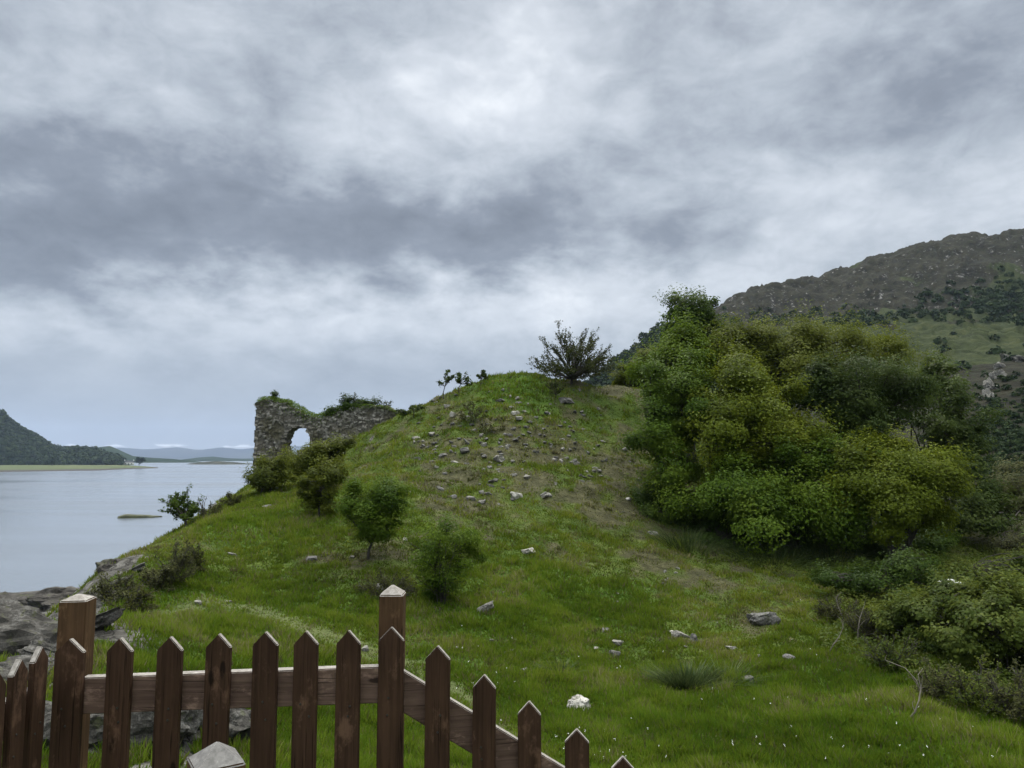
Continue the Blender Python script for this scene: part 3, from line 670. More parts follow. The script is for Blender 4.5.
TH = 1.15; XV = x0 + np.arange(nx + 1) * cs; ZV = zb + np.arange(nz + 1) * cs; XX, ZZ = np.meshgrid(XV, ZV)
def stones(XX, ZZ, seed):
    u = (XX + (fbm(XX / .7, ZZ / .7, seed, 3) - .5) * .5) / .21; v = (ZZ + (fbm(XX / .9, ZZ / .6, seed + 9, 3) - .5) * .45) / .135
    iu, iv = np.floor(u), np.floor(v); f1 = np.full(u.shape, 9.0); f2 = f1.copy(); hid = np.zeros(u.shape)
    for di in (-1, 0, 1):
        for dj in (-1, 0, 1):
            cu, cv = iu + di, iv + dj; d = np.hypot(u - cu - .15 - .7 * vhash(cu, cv, seed), v - cv - .15 - .7 * vhash(cu, cv, seed + 1))
            nearer = d < f1; f2 = np.where(nearer, f1, np.minimum(f2, d)); hid = np.where(nearer, vhash(cu, cv, seed + 5), hid); f1 = np.minimum(f1, d)
    return hid, sstep(f2 - f1, .02, .28)
h1, e1 = stones(XX, ZZ, 3); h2, e2 = stones(XX, ZZ, 31)
bulge = (fbm(XX / 1.6, ZZ / 1.6, 15, 3) - .5) * .35
yf = WD - TH / 2 - (h1 * .11 * e1) + bulge; yb = WD + TH / 2 + h2 * .11 * e2 + bulge
nv = (nx + 1) * (nz + 1); V = np.concatenate([np.stack([XX, yf, ZZ], -1).reshape(-1, 3), np.stack([XX, yb, ZZ], -1).reshape(-1, 3)])
ntq = 5; Fc = []; W_ = nx + 1
extra = []  # side quads are subdivided through the wall's thickness with rough stones
idx = {}
def vid(k, i, s):
    g = k * W_ + i
    if s == 0: return g
    if s == ntq: return nv + g
    key = (g, s)
    if key not in idx:
        a_ = V[g]; b_ = V[nv + g]; p = a_ + (b_ - a_) * s / ntq; r_ = .10 * (vhash(np.array([g // 3]), np.array([s]), 5)[0] - .5)
        idx[key] = 2 * nv + len(extra); extra.append(p + np.array([r_, 0, r_]))
    return idx[key]
for k in range(nz):
    for i in range(nx):
        if not occ[k, i]: continue
        Fc.append((vid(k, i, 0), vid(k, i + 1, 0), vid(k + 1, i + 1, 0), vid(k + 1, i, 0)))
        Fc.append((vid(k, i, ntq), vid(k + 1, i, ntq), vid(k + 1, i + 1, ntq), vid(k, i + 1, ntq)))
        for (dk, di, a_, b_) in ((0, -1, (k + 1, i), (k, i)), (0, 1, (k, i + 1), (k + 1, i + 1)), (1, 0, (k + 1, i + 1), (k + 1, i)), (-1, 0, (k, i), (k, i + 1))):
            kk, i2_ = k + dk, i + di
            if not (0 <= kk < nz and 0 <= i2_ < nx) or not occ[kk, i2_]:
                for s in range(ntq): Fc.append((vid(*a_, s), vid(*b_, s), vid(*b_, s + 1), vid(*a_, s + 1)))
V = np.concatenate([V, np.array(extra)]); hh = np.concatenate([h1.ravel(), h2.ravel(), rng.random(len(extra))]); ee = np.concatenate([e1.ravel(), e2.ravel(), np.full(len(extra), .8)])
used = np.unique(np.array(Fc)); rem = np.zeros(len(V), int); rem[used] = np.arange(len(used)); Fc = rem[np.array(Fc)]; V = V[used]; hh = hh[used]; ee = ee[used]
m, t, bs = material('castle_masonry'); pos = t.node('ShaderNodeNewGeometry').outputs['Position']
sc1 = t.ramp(t.math('ADD', t.math('MULTIPLY', t.attr('stone'), .65), t.math('MULTIPLY', t.noise(pos, 2.5, 6, .7), .4)), [(.25, (.075, .068, .056)), (.5, (.150, .140, .120)), (.72, (.24, .226, .198)), (.9, (.42, .40, .36))])
sc1 = t.mix(t.remap(t.noise(pos, .9, 5, .65), .46, .66), sc1, (.085, .078, .048))
sc1 = t.mix(t.remap(t.attr('joint'), 0.2, .75, .8, 0), sc1, (.045, .038, .028))
t.put(bs.inputs['Base Color'], sc1); bs.inputs['Roughness'].default_value = .95
wb = empty('ruined_castle_wall', ((x0 + x1) / 2, WD, zb)); tag(wb, 'ruined rubble stone castle wall with a ragged arched window opening', 'castle ruin')
mesh_np('masonry', V - np.array(wb.location), Fc, m, wb, attrs=dict(stone=hh, joint=ee))
# turf and plants on the wall head
def wall_top(px): return Vector((wx(px), WD, wz(float(np.interp(px, tpx, tpy)))))
C, N = [], []
for _ in range(9000):
    px = random.uniform(258, 400); q = wall_top(px); thick = .28 * math.exp(-((px - 272) / 18) ** 2) + .40 * math.exp(-((px - 300) / 12) ** 2) + .45 * math.exp(-((px - 340) / 26) ** 2) + .08
    hang = (random.random() ** 2) * (.6 if 262 < px < 345 else .2)
    edge = random.uniform(-.75, .6)
    C.append((q.x + random.gauss(0, .04), WD + edge, q.z - .1 + random.random() * thick - (hang if edge < -.5 else 0))); N.append((random.gauss(0, .5), random.gauss(-.3, .5), .8))
wt = leaf_mesh('wall_turf', C, N, .10, M['bright'], tint=np.clip(rng.normal(.36, .2, 9000), 0, 1))
tag(wt, 'grass and ivy draped over the broken head of the castle wall', 'turf', kind='stuff')
clump_tree('wall_bush', wall_top(274), [(wall_top(274) + Vector((0, 0, .25)), (.28, .3, .28))], M['deep'], 900, .09, 'small round dark bush on the left corner of the castle wall', 'bush', clump=.16, stems=1, trunk_r=.02, tone=.25)
clump_tree('ivy_bush', wall_top(352), [(wall_top(351) + Vector((0, -.2, .25)), (1.0, .6, .50)), (wall_top(334) + Vector((0, -.2, .1)), (.8, .5, .38)), (wall_top(365) + Vector((0, 0, .1)), (.8, .5, .35))], M['deep'], 9000, .10, 'dark green ivy mound spilling over the middle of the castle wall', 'bush', clump=.26, stems=2, trunk_r=.03, sprig=.3, tone=.35)
twig_tree('wall_shrub', wall_top(351), 1.35, .9, 9, 7, 9, .09, M['thorn'], 'twiggy shrub rising above the ivy on the castle wall', 'shrub', trunk=.1, tr=.02, up=.6)
twig_tree('wall_shrub', wall_top(385), .55, .7, 6, 5, 8, .08, M['thorn'], 'low straggling shrub at the right end of the castle wall head', 'shrub', trunk=.0, tr=.015, up=.3)

# ---------------------------------------------------------------- trees of the big thicket
def LB(px, py, d, rx, ry, rd=None): k = d / F; return (P(px, py, d), (rx * k, (rd or (rx + ry) / 2) * k, ry * k))
def base_at(px, d): x = P(px, 540, d).x; return Vector((x, d, gz(x, d)))
TG = 'trees of the dense thicket'
clump_tree('thicket_tree', base_at(700, 34), [LB(680, 310, 33, 15, 18), LB(705, 312, 33, 19, 18), LB(690, 330, 33, 28, 24), LB(700, 355, 33, 35, 34)], M['deep'], 26000, .12, 'tallest tree at the top left of the thicket, open crown against the sky', group=TG, clump=.42, trunk_r=.16, sprig=.5, tone=.5)
clump_tree('thicket_tree', base_at(665, 29.5), [LB(668, 385, 29.5, 34, 34), LB(662, 435, 28.5, 32, 42), LB(690, 355, 30.5, 34, 26), LB(690, 410, 28.5, 32, 40), LB(668, 475, 28, 26, 26)], M['bright'], 58000, .105, 'fresh green leafy tree at the left edge of the thicket', group=TG, clump=.72, sprig=.2)
clump_tree('thicket_tree', base_at(780, 33), [LB(735, 345, 31, 38, 26), LB(775, 350, 31, 48, 30), LB(830, 352, 31.5, 48, 26), LB(795, 375, 31, 80, 34), LB(875, 362, 32, 35, 26)], M['olive'], 60000, .105, 'olive leaved tree forming the top of the thicket', group=TG, clump=.68, sprig=.25, tone=.52)
clump_tree('thicket_tree', base_at(740, 28), [LB(722, 425, 27.5, 38, 34), LB(762, 415, 27.5, 42, 36), LB(745, 385, 28.2, 36, 30), LB(790, 445, 27, 36, 32), LB(735, 460, 27, 40, 28)], M['yellowgreen'], 58000, .105, 'yellow green tree with layered branches in the middle of the thicket', group=TG, clump=.78, sprig=.2)
clump_tree('thicket_tree', base_at(868, 29), [LB(880, 385, 28.5, 44, 36), LB(845, 405, 28, 38, 36), LB(905, 410, 29, 32, 38), LB(855, 440, 27.5, 40, 30), LB(812, 392, 28.5, 28, 28)], M['dark'], 60000, .10, 'dark dense evergreen tree in the upper right of the thicket', group=TG, clump=.7, sprig=.15, tone=.55)
clump_tree('thicket_tree', base_at(760, 26.5), [LB(705, 500, 26.3, 38, 34), LB(748, 498, 25.8, 40, 36), LB(800, 485, 25.8, 40, 36), LB(770, 520, 25.2, 55, 24), LB(820, 460, 26.5, 30, 30), LB(830, 505, 26, 32, 32), LB(835, 530, 25.5, 30, 22)], M['bright'], 66000, .105, 'mid green tree sweeping down to the grass at the front of the thicket', group=TG, clump=.76, sprig=.2)
clump_tree('thicket_tree', base_at(890, 25.5), [LB(905, 462, 25.5, 42, 28), LB(880, 492, 25, 40, 34), LB(930, 490, 25, 36, 32), LB(905, 520, 24.6, 46, 26), LB(855, 478, 25.2, 26, 26)], M['yellowgreen'], 58000, .10, 'yellow green tree bulging out at the lower right of the thicket', group=TG, clump=.66, sprig=.2, tone=.52)
clump_tree('thicket_tree', base_at(950, 34), [LB(948, 430, 33, 34, 50), LB(965, 480, 32, 36, 44), LB(935, 385, 34, 26, 30), LB(975, 520, 30, 34, 34)], M['dark'], 36000, .13, 'bluish dark tree behind the right shoulder of the thicket', group=TG, clump=.55, sprig=.2, tone=.7)
clump_tree('thicket_tree', base_at(1010, 38), [LB(1012, 500, 37, 34, 36), LB(1050, 490, 38, 50, 40), LB(990, 535, 35, 30, 24)], M['greyleaf'], 26000, .13, 'greyish scrub tree at the right edge below the moor', group=TG, clump=.55, tone=.35)
clump_tree('thicket_tree', base_at(635, 46), [LB(640, 375, 45, 22, 16), LB(622, 382, 45.5, 18, 9), LB(655, 365, 44, 22, 20)], M['olive'], 14000, .13, 'low brownish tree behind the mound left of the thicket', group=TG, clump=.5, tone=.38)

for (px, py, rx, m_, lab) in [(668, 515, 34, 'deep', 'bush added as shade fill beneath the fresh green tree'), (725, 540, 36, 'deep', 'dark bush added as shade fill at the front left foot of the thicket'), (795, 546, 40, 'dark', 'dark bush added as shade fill at the front middle of the thicket foot'), (865, 548, 36, 'dark', 'dark bush added as shade fill under the bulging yellow green tree'), (925, 545, 36, 'deep', 'bush added as shade fill at the right foot of the thicket')]:  # low bushes added to fill in the dark shade under the crowns
    b_ = ground_at(px, py + 8); clump_tree('shade_fill_bush', b_, [LB(px, py, b_.y + .4, rx, 20, 30), LB(px - 12, py - 16, b_.y + 1.2, rx * .8, 20, 30)], M[m_], 11000, .11, lab, 'bush', 'bushes added as shade fill at the thicket foot', clump=.4, stems=3, trunk_r=.03, sprig=.4)
# ---------------------------------------------------------------- shrubs on the mound
def gp(px, py): return ground_at(px, py)
g = gp(572, 384); twig_tree('hawthorn_tree', g, 3.7, 2.6, 62, 13, 15, .10, M['thorn'], 'windswept hawthorn standing alone on top of the mound', 'tree', trunk=.07, tr=.11, up=.08, flat=.92, tone=.42, tuft=.016, twr=.30)
g = gp(556, 398); twig_tree('hawthorn_bush', g, 1.6, .65, 10, 7, 10, .09, M['thorn'], 'thin bush on the slope just below the lone hawthorn', 'bush', trunk=.1, tr=.03, up=.5)
for (px, py, h_, s_, n_, lab) in [(444, 399, 1.35, .62, 6, 'leftmost of the three wind bent saplings on the ridge'), (460, 394, 1.05, .55, 8, 'middle one of the three wind bent saplings on the ridge'), (480, 386, .75, .32, 8, 'smallest sapling, highest of three on the ridge'), (413, 417, .6, .55, 6, 'low sprig poking over the ridge beside the castle wall')]:
    g = gp(px, py); twig_tree('sapling', g, h_ * 1.35, s_ * 1.1, n_ + 3, 5, 10, .12, M['dark'], lab, 'sapling', group='saplings along the ridge', trunk=.35, tr=.035, up=.5, tuft=.07, lean=(.12, 0))
g = gp(404, 416); clump_tree('ridge_bush', g, [(g + Vector((0, 0, .2)), (.35, .3, .25))], M['dark'], 700, .10, 'little dark bush where the castle wall meets the ridge', 'bush', clump=.2, stems=1, trunk_r=.02)
g = gp(472, 422); twig_tree('heather_scrub', g, 1.3, .85, 16, 9, 8, .07, M['heath'], 'brown twiggy scrub on the upper left of the mound', 'shrub', trunk=0, tr=.02, up=.5, tone=.25)
g = gp(487, 434); twig_tree('heather_scrub', g, .9, .6, 12, 8, 7, .06, M['heath'], 'small brown scrub below the twiggy one on the mound', 'shrub', trunk=0, tr=.015, up=.5, tone=.2)
# bushes before the castle
def bush(px, py, lobes, mat, n, leaf, label, cat='bush', clump=.3, tone=.5, sprig=.3, trunk_r=.04, stems=3, dd=0):
    g = gp(px, py); d = g.y + dd
    return clump_tree('bush', g, [LB(a_, b_, d, rx, ry) for a_, b_, rx, ry in lobes], mat, n, leaf, label, cat, group='bushes on the seaward side of the mound', clump=clump, stems=stems, trunk_r=trunk_r, sprig=sprig, tone=tone, nb=7)
bush(268, 492, [(270, 474, 20, 18), (258, 482, 13, 12), (290, 468, 14, 12)], M['olive'], 20000, .09, 'dark bush at the foot of the castle wall left of the window', clump=.36, tone=.36)
bush(325, 492, [(325, 462, 22, 16), (338, 452, 12, 10), (306, 470, 14, 14)], M['olive'], 20000, .09, 'broad bush hiding the wall foot below the castle window', clump=.32, tone=.42)
bush(322, 516, [(320, 482, 21, 18), (308, 492, 13, 12), (335, 476, 13, 11), (322, 502, 15, 11)], M['olive'], 12000, .085, 'rounded olive bush standing in front of the castle wall', clump=.26, tone=.36)
bush(372, 559, [(385, 500, 20, 17), (368, 516, 22, 20), (352, 508, 14, 16), (392, 488, 14, 10), (355, 490, 12, 9), (378, 512, 27, 24), (374, 532, 22, 13)], M['bright'], 26000, .062, 'dark green bush on a short trunk in the middle of the left slope', clump=.30, tone=.42, sprig=.5, trunk_r=.05, stems=1)
g = gp(442, 600); bush(442, 601, [(445, 535, 30, 15), (425, 550, 20, 18), (462, 555, 22, 18), (440, 578, 24, 16), (440, 592, 18, 8)], M['bright'], 15000, .055, 'light green airy willow bush behind the tall fence post', clump=.30, tone=.52, sprig=.8, stems=4, trunk_r=.016)
twig_tree('willow_shoots', g + Vector((.05, -.1, 0)), 2.3, 1.0, 16, 8, 9, .055, M['bright'], 'upright leafy shoots around the airy willow bush', 'shrub', trunk=0, tr=.02, up=.7)
g = gp(186, 527); twig_tree('cliff_tree', g, 1.45, .78, 22, 9, 15, .085, M['deep'], 'small flat topped tree leaning out on the cliff edge', 'tree', trunk=.16, tr=.05, up=.25, flat=.95, tone=.62, tuft=.05, lean=(-.18, 0), twr=.5)
twig_tree('bare_shrub', g + Vector((.55, .1, 0)), 1.15, .45, 12, 7, 2, .05, M['heath'], 'nearly leafless twiggy shrub right of the cliff edge tree', 'shrub', trunk=.1, tr=.02, up=.6)
for (px, py, h_, s_, n_, m_, lab, tn) in [(172, 585, 1.15, .62, 26, 'greyleaf', 'grey brown twiggy scrub on the left bank above the water', .25), (158, 588, .8, .5, 22, 'greyleaf', 'lighter scrub left of the grey brown one on the bank', .55), (190, 570, .9, .45, 18, 'heath', 'dark scrub nearest the trodden path on the left bank', .3),
        (118, 600, .75, .6, 22, 'greyleaf', 'low scrub just behind the left fence post', .4), (130, 612, .6, .6, 20, 'heath', 'dark green low scrub by the left fence post', .5), (82, 585, .55, .25, 7, 'deep', 'tiny leafy sprig on the bare rock edge above the water', .6),
        (232, 506, .7, .5, 16, 'heath', 'low scrub on the cliff edge beneath the castle', .35), (212, 515, .5, .5, 14, 'heath', 'small low scrub on the cliff edge below the castle', .4), (385, 596, .7, .9, 26, 'heath', 'low brown scrub behind the tall fence post', .3), (140, 545, .45, .6, 16, 'heath', 'heathery tuft on the outer cliff edge', .4)]:
    g = gp(px, py); twig_tree('scrub', g, h_, s_, n_, 9, 9, .055, M[m_], lab, 'shrub', group='low scrub on the seaward bank', trunk=0, tr=.014, up=.5, tone=tn, tuft=.07)

# ---------------------------------------------------------------- bramble bank on the right
BG = 'bramble bushes on the right bank'
def bank(px, py, lobes, mat, n, leaf, label, clump=.28, tone=.5, sprig=.3, dd=0.0):
    g = gp(px, py); d = g.y + dd
    return clump_tree('bramble_bush', g, [LB(a_, b_, d + e, rx, ry, rx) for a_, b_, rx, ry, e in lobes], mat, n, leaf, label, 'bush', group=BG, clump=clump, stems=5, trunk_r=.02, sprig=sprig, tone=tone)
bank(1005, 672, [(1000, 625, 50, 34, 0), (1050, 640, 50, 40, 0), (965, 640, 30, 24, 0), (1010, 600, 40, 18, 1)], M['bramble'], 26000, .085, 'big leafy bramble bush at the right edge of the photo', tone=.52)
bank(925, 650, [(930, 618, 34, 26, 0), (905, 628, 26, 20, .3), (960, 605, 30, 22, .6)], M['bramble'], 17000, .08, 'dark leafy bramble bush in the middle of the right bank', tone=.40)
bank(945, 600, [(940, 582, 40, 14, 0), (985, 585, 40, 16, 0), (1030, 575, 30, 22, 0)], M['bramble'], 16000, .09, 'bramble and elder bush along the top of the right bank', tone=.42, dd=.5)
bank(880, 600, [(870, 580, 36, 13, 0), (905, 570, 30, 14, 0), (835, 578, 26, 9, 0)], M['deep'], 12000, .08, 'low nettle bush under the trees right of the thicket foot', tone=.45)
bank(1000, 552, [(985, 548, 34, 14, 0), (1030, 545, 30, 20, 0)], M['greyleaf'], 11000, .10, 'pale scrubby bush above the brambles', tone=.4)
for (px, py, h_, s_, n_, m_, lab, tn) in [(985, 712, 1.0, .75, 44, 'bramble', 'grey green twiggy bush at the lower right edge', .5), (940, 700, .75, .6, 30, 'greyleaf', 'smaller grey twiggy bush at the front of the right bank', .45), (1020, 720, 1.0, .6, 34, 'greyleaf', 'grey twiggy bush cut by the right edge of the photo', .42),
        (862, 640, .8, .85, 34, 'heath', 'brown withered bramble tangle at the left end of the bank', .2), (840, 618, .6, .7, 26, 'heath', 'thin brown twigs left of the withered bramble tangle', .25), (895, 668, .7, .7, 30, 'bramble', 'low mixed scrub in front of the dark bramble bush', .3)]:
    g = gp(px, py); twig_tree('twiggy_bush', g, h_, s_, n_, 10, 8, .05, M[m_], lab, 'shrub', group='twiggy bushes on the right bank', trunk=0, tr=.014, up=.45, tone=tn, tuft=.06)
def stick(pl, label, r=.016):
    d = gp(*pl[0]).y; pts = [P(a_, b_, d - .25 + .05 * i) for i, (a_, b_) in enumerate(pl)]; pts[0] = gp(*pl[0])
    paths = [(pts, list(np.linspace(r, r * .35, len(pts))))]
    for _ in range(3):
        i = random.randrange(1, len(pts)); q = pts[i] + Vector((random.uniform(-.2, .2), random.uniform(-.1, .1), random.uniform(0, .25))); paths.append(branch_path(pts[i], q, r * .4, .003, 4))
    V, Fc = tube_geo(paths, 6); o = mesh_np('dead_branch', V, Fc, M['dead'], smooth=True); tag(o, label, 'branch', 'dead branches on the right bank')
stick([(906, 723), (915, 712), (919, 700), (921, 688), (918, 675)], 'pale dead stem bending out of the grey bush at lower right')
stick([(926, 700), (920, 690), (916, 680), (905, 668), (885, 660)], 'pale dead branch arching left above the grey bush')
stick([(828, 655), (833, 645), (839, 637), (843, 628)], 'short pale dead stick leaning in the brown tangle')
stick([(858, 645), (858, 630), (860, 618), (864, 606)], 'upright pale dead stem in the middle of the brown tangle')
stick([(846, 628), (842, 616), (838, 606), (836, 598)], 'thin forked dead twig at the left end of the bank')
poly = [(700, 560), (760, 556), (850, 556), (960, 540), (1060, 530), (1060, 700), (1000, 705), (930, 690), (880, 655), (835, 650), (825, 610), (850, 590), (780, 578)]
pg = [(gp(a_, min(b_, 767)).x, gp(a_, min(b_, 767)).y) for a_, b_ in poly]
gx_ = [a_ for a_, b_ in pg]; gy_ = [b_ for a_, b_ in pg]; C = []
while len(C) < 42000:
    x, y = random.uniform(min(gx_), max(gx_)), random.uniform(min(gy_), max(gy_))
    if in_poly(x + (vnoise(x, y, 3) - .5) * .8, y, pg): C.append((x, y))
C = np.array(C); hh_ = .08 + .42 * fbm(C[:, 0] / .8, C[:, 1] / .8, 171, 3) ** 1.6; zz_ = height(C[:, 0], C[:, 1]) + hh_ * rng.random(len(C)) ** .5
N = rng.normal(size=(len(C), 3)) * .4 + [0, -.25, .8]; tn_ = np.clip(.42 + (fbm(C[:, 0] / 1.1, C[:, 1] / 1.1, 181, 3) - .5) * 1.3 + rng.normal(size=len(C)) * .1, 0, 1)
tag(leaf_mesh('undergrowth', np.column_stack([C, zz_]), N, .075 * (.6 + .8 * rng.random(len(C))), M['bramble'], tint=tn_), 'tangled nettles and low brambles carpeting the right bank', 'undergrowth', kind='stuff')
# elder blossom
q = P(944, 579, gp(945, 600).y - .7); C, N = [], []
for cx, cz_ in [(-.22, .0), (0, .04), (.2, -.02), (.32, -.05), (-.05, -.05)]:
    for _ in range(70):
        a_ = random.uniform(0, 6.28); r = random.random() ** .5 * .12; C.append((q.x + cx + r * math.cos(a_), q.y + r * math.sin(a_) - .3, q.z + cz_ - r * r * 2)); N.append((random.gauss(0, .3), -.5 + random.gauss(0, .3), 1))
tag(leaf_mesh('elder_blossom', C, N, .035, M['petal'], aspect=.9), 'cluster of creamy white elder blossom on the right bank', 'blossom')

# rushes
def rushes(px, py, n, h_, rad_, label):
    g = gp(px, py); V, Fc, T = [], [], []
    for k in range(n):
        a_ = random.uniform(0, 6.28); r = rad_ * .45 * random.random() ** .5; bx, by = g.x + r * math.cos(a_), g.y + r * math.sin(a_) * .7
        out = Vector((math.cos(a_), math.sin(a_), 0)) * random.uniform(.1, .9) * r * 2.2 + Vector((random.gauss(0, .07), random.gauss(0, .07), 0)); hh_ = h_ * random.uniform(.5, 1.05)
        z0 = gz(bx, by) - .03; wd = Vector((math.sin(a_ + 1), math.cos(a_ + 1), 0)) * .009
        p0_, p1_, p2_ = Vector((bx, by, z0)), Vector((bx, by, z0)) + out * .4 + Vector((0, 0, hh_ * .6)), Vector((bx, by, z0)) + out + Vector((0, 0, hh_))
        i0 = len(V); V += [(p0_ - wd)[:], (p0_ + wd)[:], (p1_ + wd * .8)[:], (p1_ - wd * .8)[:], (p2_ + wd * .15)[:], (p2_ - wd * .15)[:]]
        Fc += [(i0, i0 + 1, i0 + 2, i0 + 3), (i0 + 3, i0 + 2, i0 + 4, i0 + 5)]; tt = random.random(); T += [tt, min(1, tt + .15)]
    tag(mesh_np('rush_clump', V, Fc, M['rush'], fattrs=dict(tint=T)), label, 'rushes', 'rush clumps on the slope')
rushes(688, 690, 900, .42, .95, 'dense clump of green rushes in the right middle of the grass')
rushes(722, 686, 260, .30, 1.1, 'low fringe of rushes right of the dense rush clump')
rushes(560, 672, 120, .22, .6, 'small rush tuft above the big white boulder')
rushes(830, 560, 500, .7, 3.2, 'tall dark rushes growing under the thicket trees')
rushes(770, 562, 500, .65, 3.0, 'tall grass clump at the left foot of the thicket')
rushes(690, 545, 420, .6, 2.4, 'tall grass clump under the fresh green tree')

# ---------------------------------------------------------------- stones
def grock(px, py, wpx, label, mat='grey', seed=None, squash=(1, .8, .6), rot=None, group='stones lying on the mound', name='stone', sub=3, sink=.34, rough=.12, ang=9):
    g = gp(px, py); s = wpx * 1.18 * g.y / F / 2
    return rock(name, g, s, label, 'rock', mat, seed or int(px * 7 + py), sub, squash, rot, group, sink, rough, ang)
grock(580, 708, 27, 'big white speckled boulder low in the grass', 'white', 5, (1, .8, .78), name='boulder', sub=4, rough=.16)
grock(485, 611, 24, 'long grey slab tilted up in the grass', 'pale', 6, (1.0, .5, .42), (0, -.55, .2), name='boulder', sub=4, sink=.1)
grock(529, 553, 17, 'white angular boulder in the middle of the slope', 'white', 8, (1, .8, .6), name='boulder')
grock(733, 650, 15, 'white oblong stone above the rush clump', 'white', 9, (1, .5, .5), (0, .5, .3))
grock(764, 624, 32, 'dark weathered boulder on a bare mound at right', 'grey', 10, (1, .7, .62), name='boulder', sub=4, rough=.2)
grock(612, 656, 16, 'grey stone of the small pile above the white boulder', 'grey', 11)
grock(618, 644, 15, 'pale flat stone on top of the small pile', 'pale', 12, (1, .8, .4))
grock(596, 649, 7, 'small white stone at the left of the small pile', 'white', 13)
grock(680, 637, 22, 'long pale mossy stone behind the rush clump', 'pale', 14, (1, .5, .5), (0, .35, .2))
grock(694, 642, 14, 'upright grey stone behind the rush clump', 'grey', 15, (.7, .6, .9))
grock(672, 634, 8, 'white knob at the left end of the mossy stones', 'white', 16)
grock(725, 674, 12, 'dark stone just right of the rush clump', 'grey', 17)
grock(748, 682, 15, 'brown grey stone in the low rush fringe', 'grey', 18)
grock(790, 660, 15, 'dark grey stone half sunk in the grass at right', 'grey', 19)
grock(758, 657, 7, 'small pale stone between the white oblong and the dark stone', 'pale', 20)
grock(838, 672, 9, 'small blue grey stone near the bramble bank', 'pale', 21)
grock(744, 724, 13, 'flat grey stone low in the lush grass', 'grey', 22, (1, .8, .4))
grock(840, 716, 14, 'dull stone in the grass below the bramble bank', 'grey', 23)
grock(969, 766, 11, 'dark stone tip at the bottom right of the photo', 'grey', 24, (1, .8, .8))
grock(897, 766, 8, 'small grey stone tip at the bottom edge', 'grey', 25)
grock(653, 535, 11, 'pale stone on the right flank beside the thicket', 'pale', 26)
grock(492, 642, 8, 'small pale stone under the tilted slab', 'pale', 27)
grock(523, 672, 13, 'flat pale stone right of the fence picket tops', 'pale', 28, (1, .7, .35))
grock(456, 649, 9, 'whitish stone close to the fence rail', 'pale', 29)
grock(516, 414, 10, 'bright white stone at the head of the scree', 'white', 30, (1, .8, .8))
grock(512, 408, 5, 'tiny white stone left of the bright one in the scree', 'white', 31)
grock(519, 419, 12, 'pale slab just below the bright white stone', 'pale', 32, (1, .6, .45))
grock(524, 412, 6, 'small white stone right of the bright one in the scree', 'white', 33)
grock(498, 460, 14, 'large pale block in the middle of the scree', 'pale', 34, (1, .8, .62))
grock(507, 449, 8, 'white pointed stone above the pale block', 'white', 35, (.7, .6, .9))
grock(465, 452, 13, 'grey block leaning on a slab left of the scree', 'grey', 36)
grock(468, 444, 13, 'dark slab tilted over the leaning grey block', 'grey', 37, (1, .4, .3), (0, .8, .2))
grock(483, 446, 10, 'dark stone between the leaning block and the pale one', 'grey', 38)
grock(516, 498, 14, 'white stone lower down beneath the scree', 'white', 39, (1, .8, .7))
grock(527, 478, 9, 'grey pointed stone below the pale block', 'pale', 40)
grock(470, 500, 13, 'pale stone of a pair on the left slope', 'pale', 41)
grock(482, 503, 11, 'grey stone of a pair on the left slope', 'pale', 42)
grock(544, 497, 10, 'flat pale stone right of the lower white stone', 'pale', 43, (1, .8, .35))
grock(628, 500, 7, 'small white stone high on the right flank', 'white', 44)
grock(567, 402, 18, 'dark outcrop stone beneath the lone hawthorn', 'grey', 45, (1, .8, .55))
grock(453, 416, 9, 'white stone under the saplings', 'white', 46, (.8, .6, .8))
grock(416, 440, 11, 'pale stone by the castle end of the mound', 'pale', 47)
grock(437, 447, 6, 'small white stone right of the castle', 'white', 48)
grock(432, 435, 9, 'pale pair of stones right of the castle', 'pale', 49)
grock(198, 604, 9, 'pale stone beside the trodden path', 'pale', 50)
grock(228, 602, 8, 'flat stone at the bend of the trodden path', 'pale', 51, (1, .8, .35))
grock(268, 507, 12, 'long pale stone below the castle bushes', 'pale', 52, (1, .5, .35), (0, -.2, .6))
grock(233, 555, 12, 'flat pale slab on the left bank', 'pale', 53, (1, .7, .3))
grock(405, 540, 7, 'small pale stone between the two green bushes', 'white', 54)
grock(352, 558, 6, 'small white stone left of the dark green bush', 'white', 55)
grock(311, 560, 12, 'dull grey stone left of the dark green bush', 'grey', 56)
grock(365, 650, 11, 'pale stone seen just left of the tall fence post', 'pale', 57)
grock(320, 654, 9, 'dim stone above the fence rail', 'grey', 58)
grock(382, 590, 16, 'dark rock under the brown scrub behind the tall post', 'grey', 59)
grock(690, 390, 8, 'small stone on the saddle by the thicket', 'grey', 60)
protos = []
for k, mt in enumerate(['grey', 'pale', 'grey', 'grey', 'grey', 'grey']):
    me = rock_mesh(200 + k, 2, 6, .12, (1, random.uniform(.6, .9), random.uniform(.35, .6))); me.materials.append(M[mt]); protos.append(me)
def scatter(n, cx, cy, sx, sy, smin, smax, label, group):
    k = 0; nc = max(4, n // 7); cen = [(random.gauss(cx, sx), random.gauss(cy, sy)) for _ in range(nc)]
    while k < n:
        c0 = random.choice(cen); px, py = (random.gauss(c0[0], 9), random.gauss(c0[1], 5)) if random.random() < .5 else (random.gauss(cx, sx), random.gauss(cy, sy))
        if not (395 < px < 700 and 385 < py < 700) and cx > 300: continue
        g = gp(px, py)
        if g.y > 44.5: continue
        o = link('small_stone', protos[k % 6]); s = random.uniform(smin, smax) * (1.6 if random.random() < .12 else 1)
        o.location = g + Vector((0, 0, s * .02)); o.scale = (s, s, s); o.rotation_euler = (random.gauss(0, .3), random.gauss(0, .3), random.uniform(0, 6.28)); tag(o, label, 'rock', group); k += 1
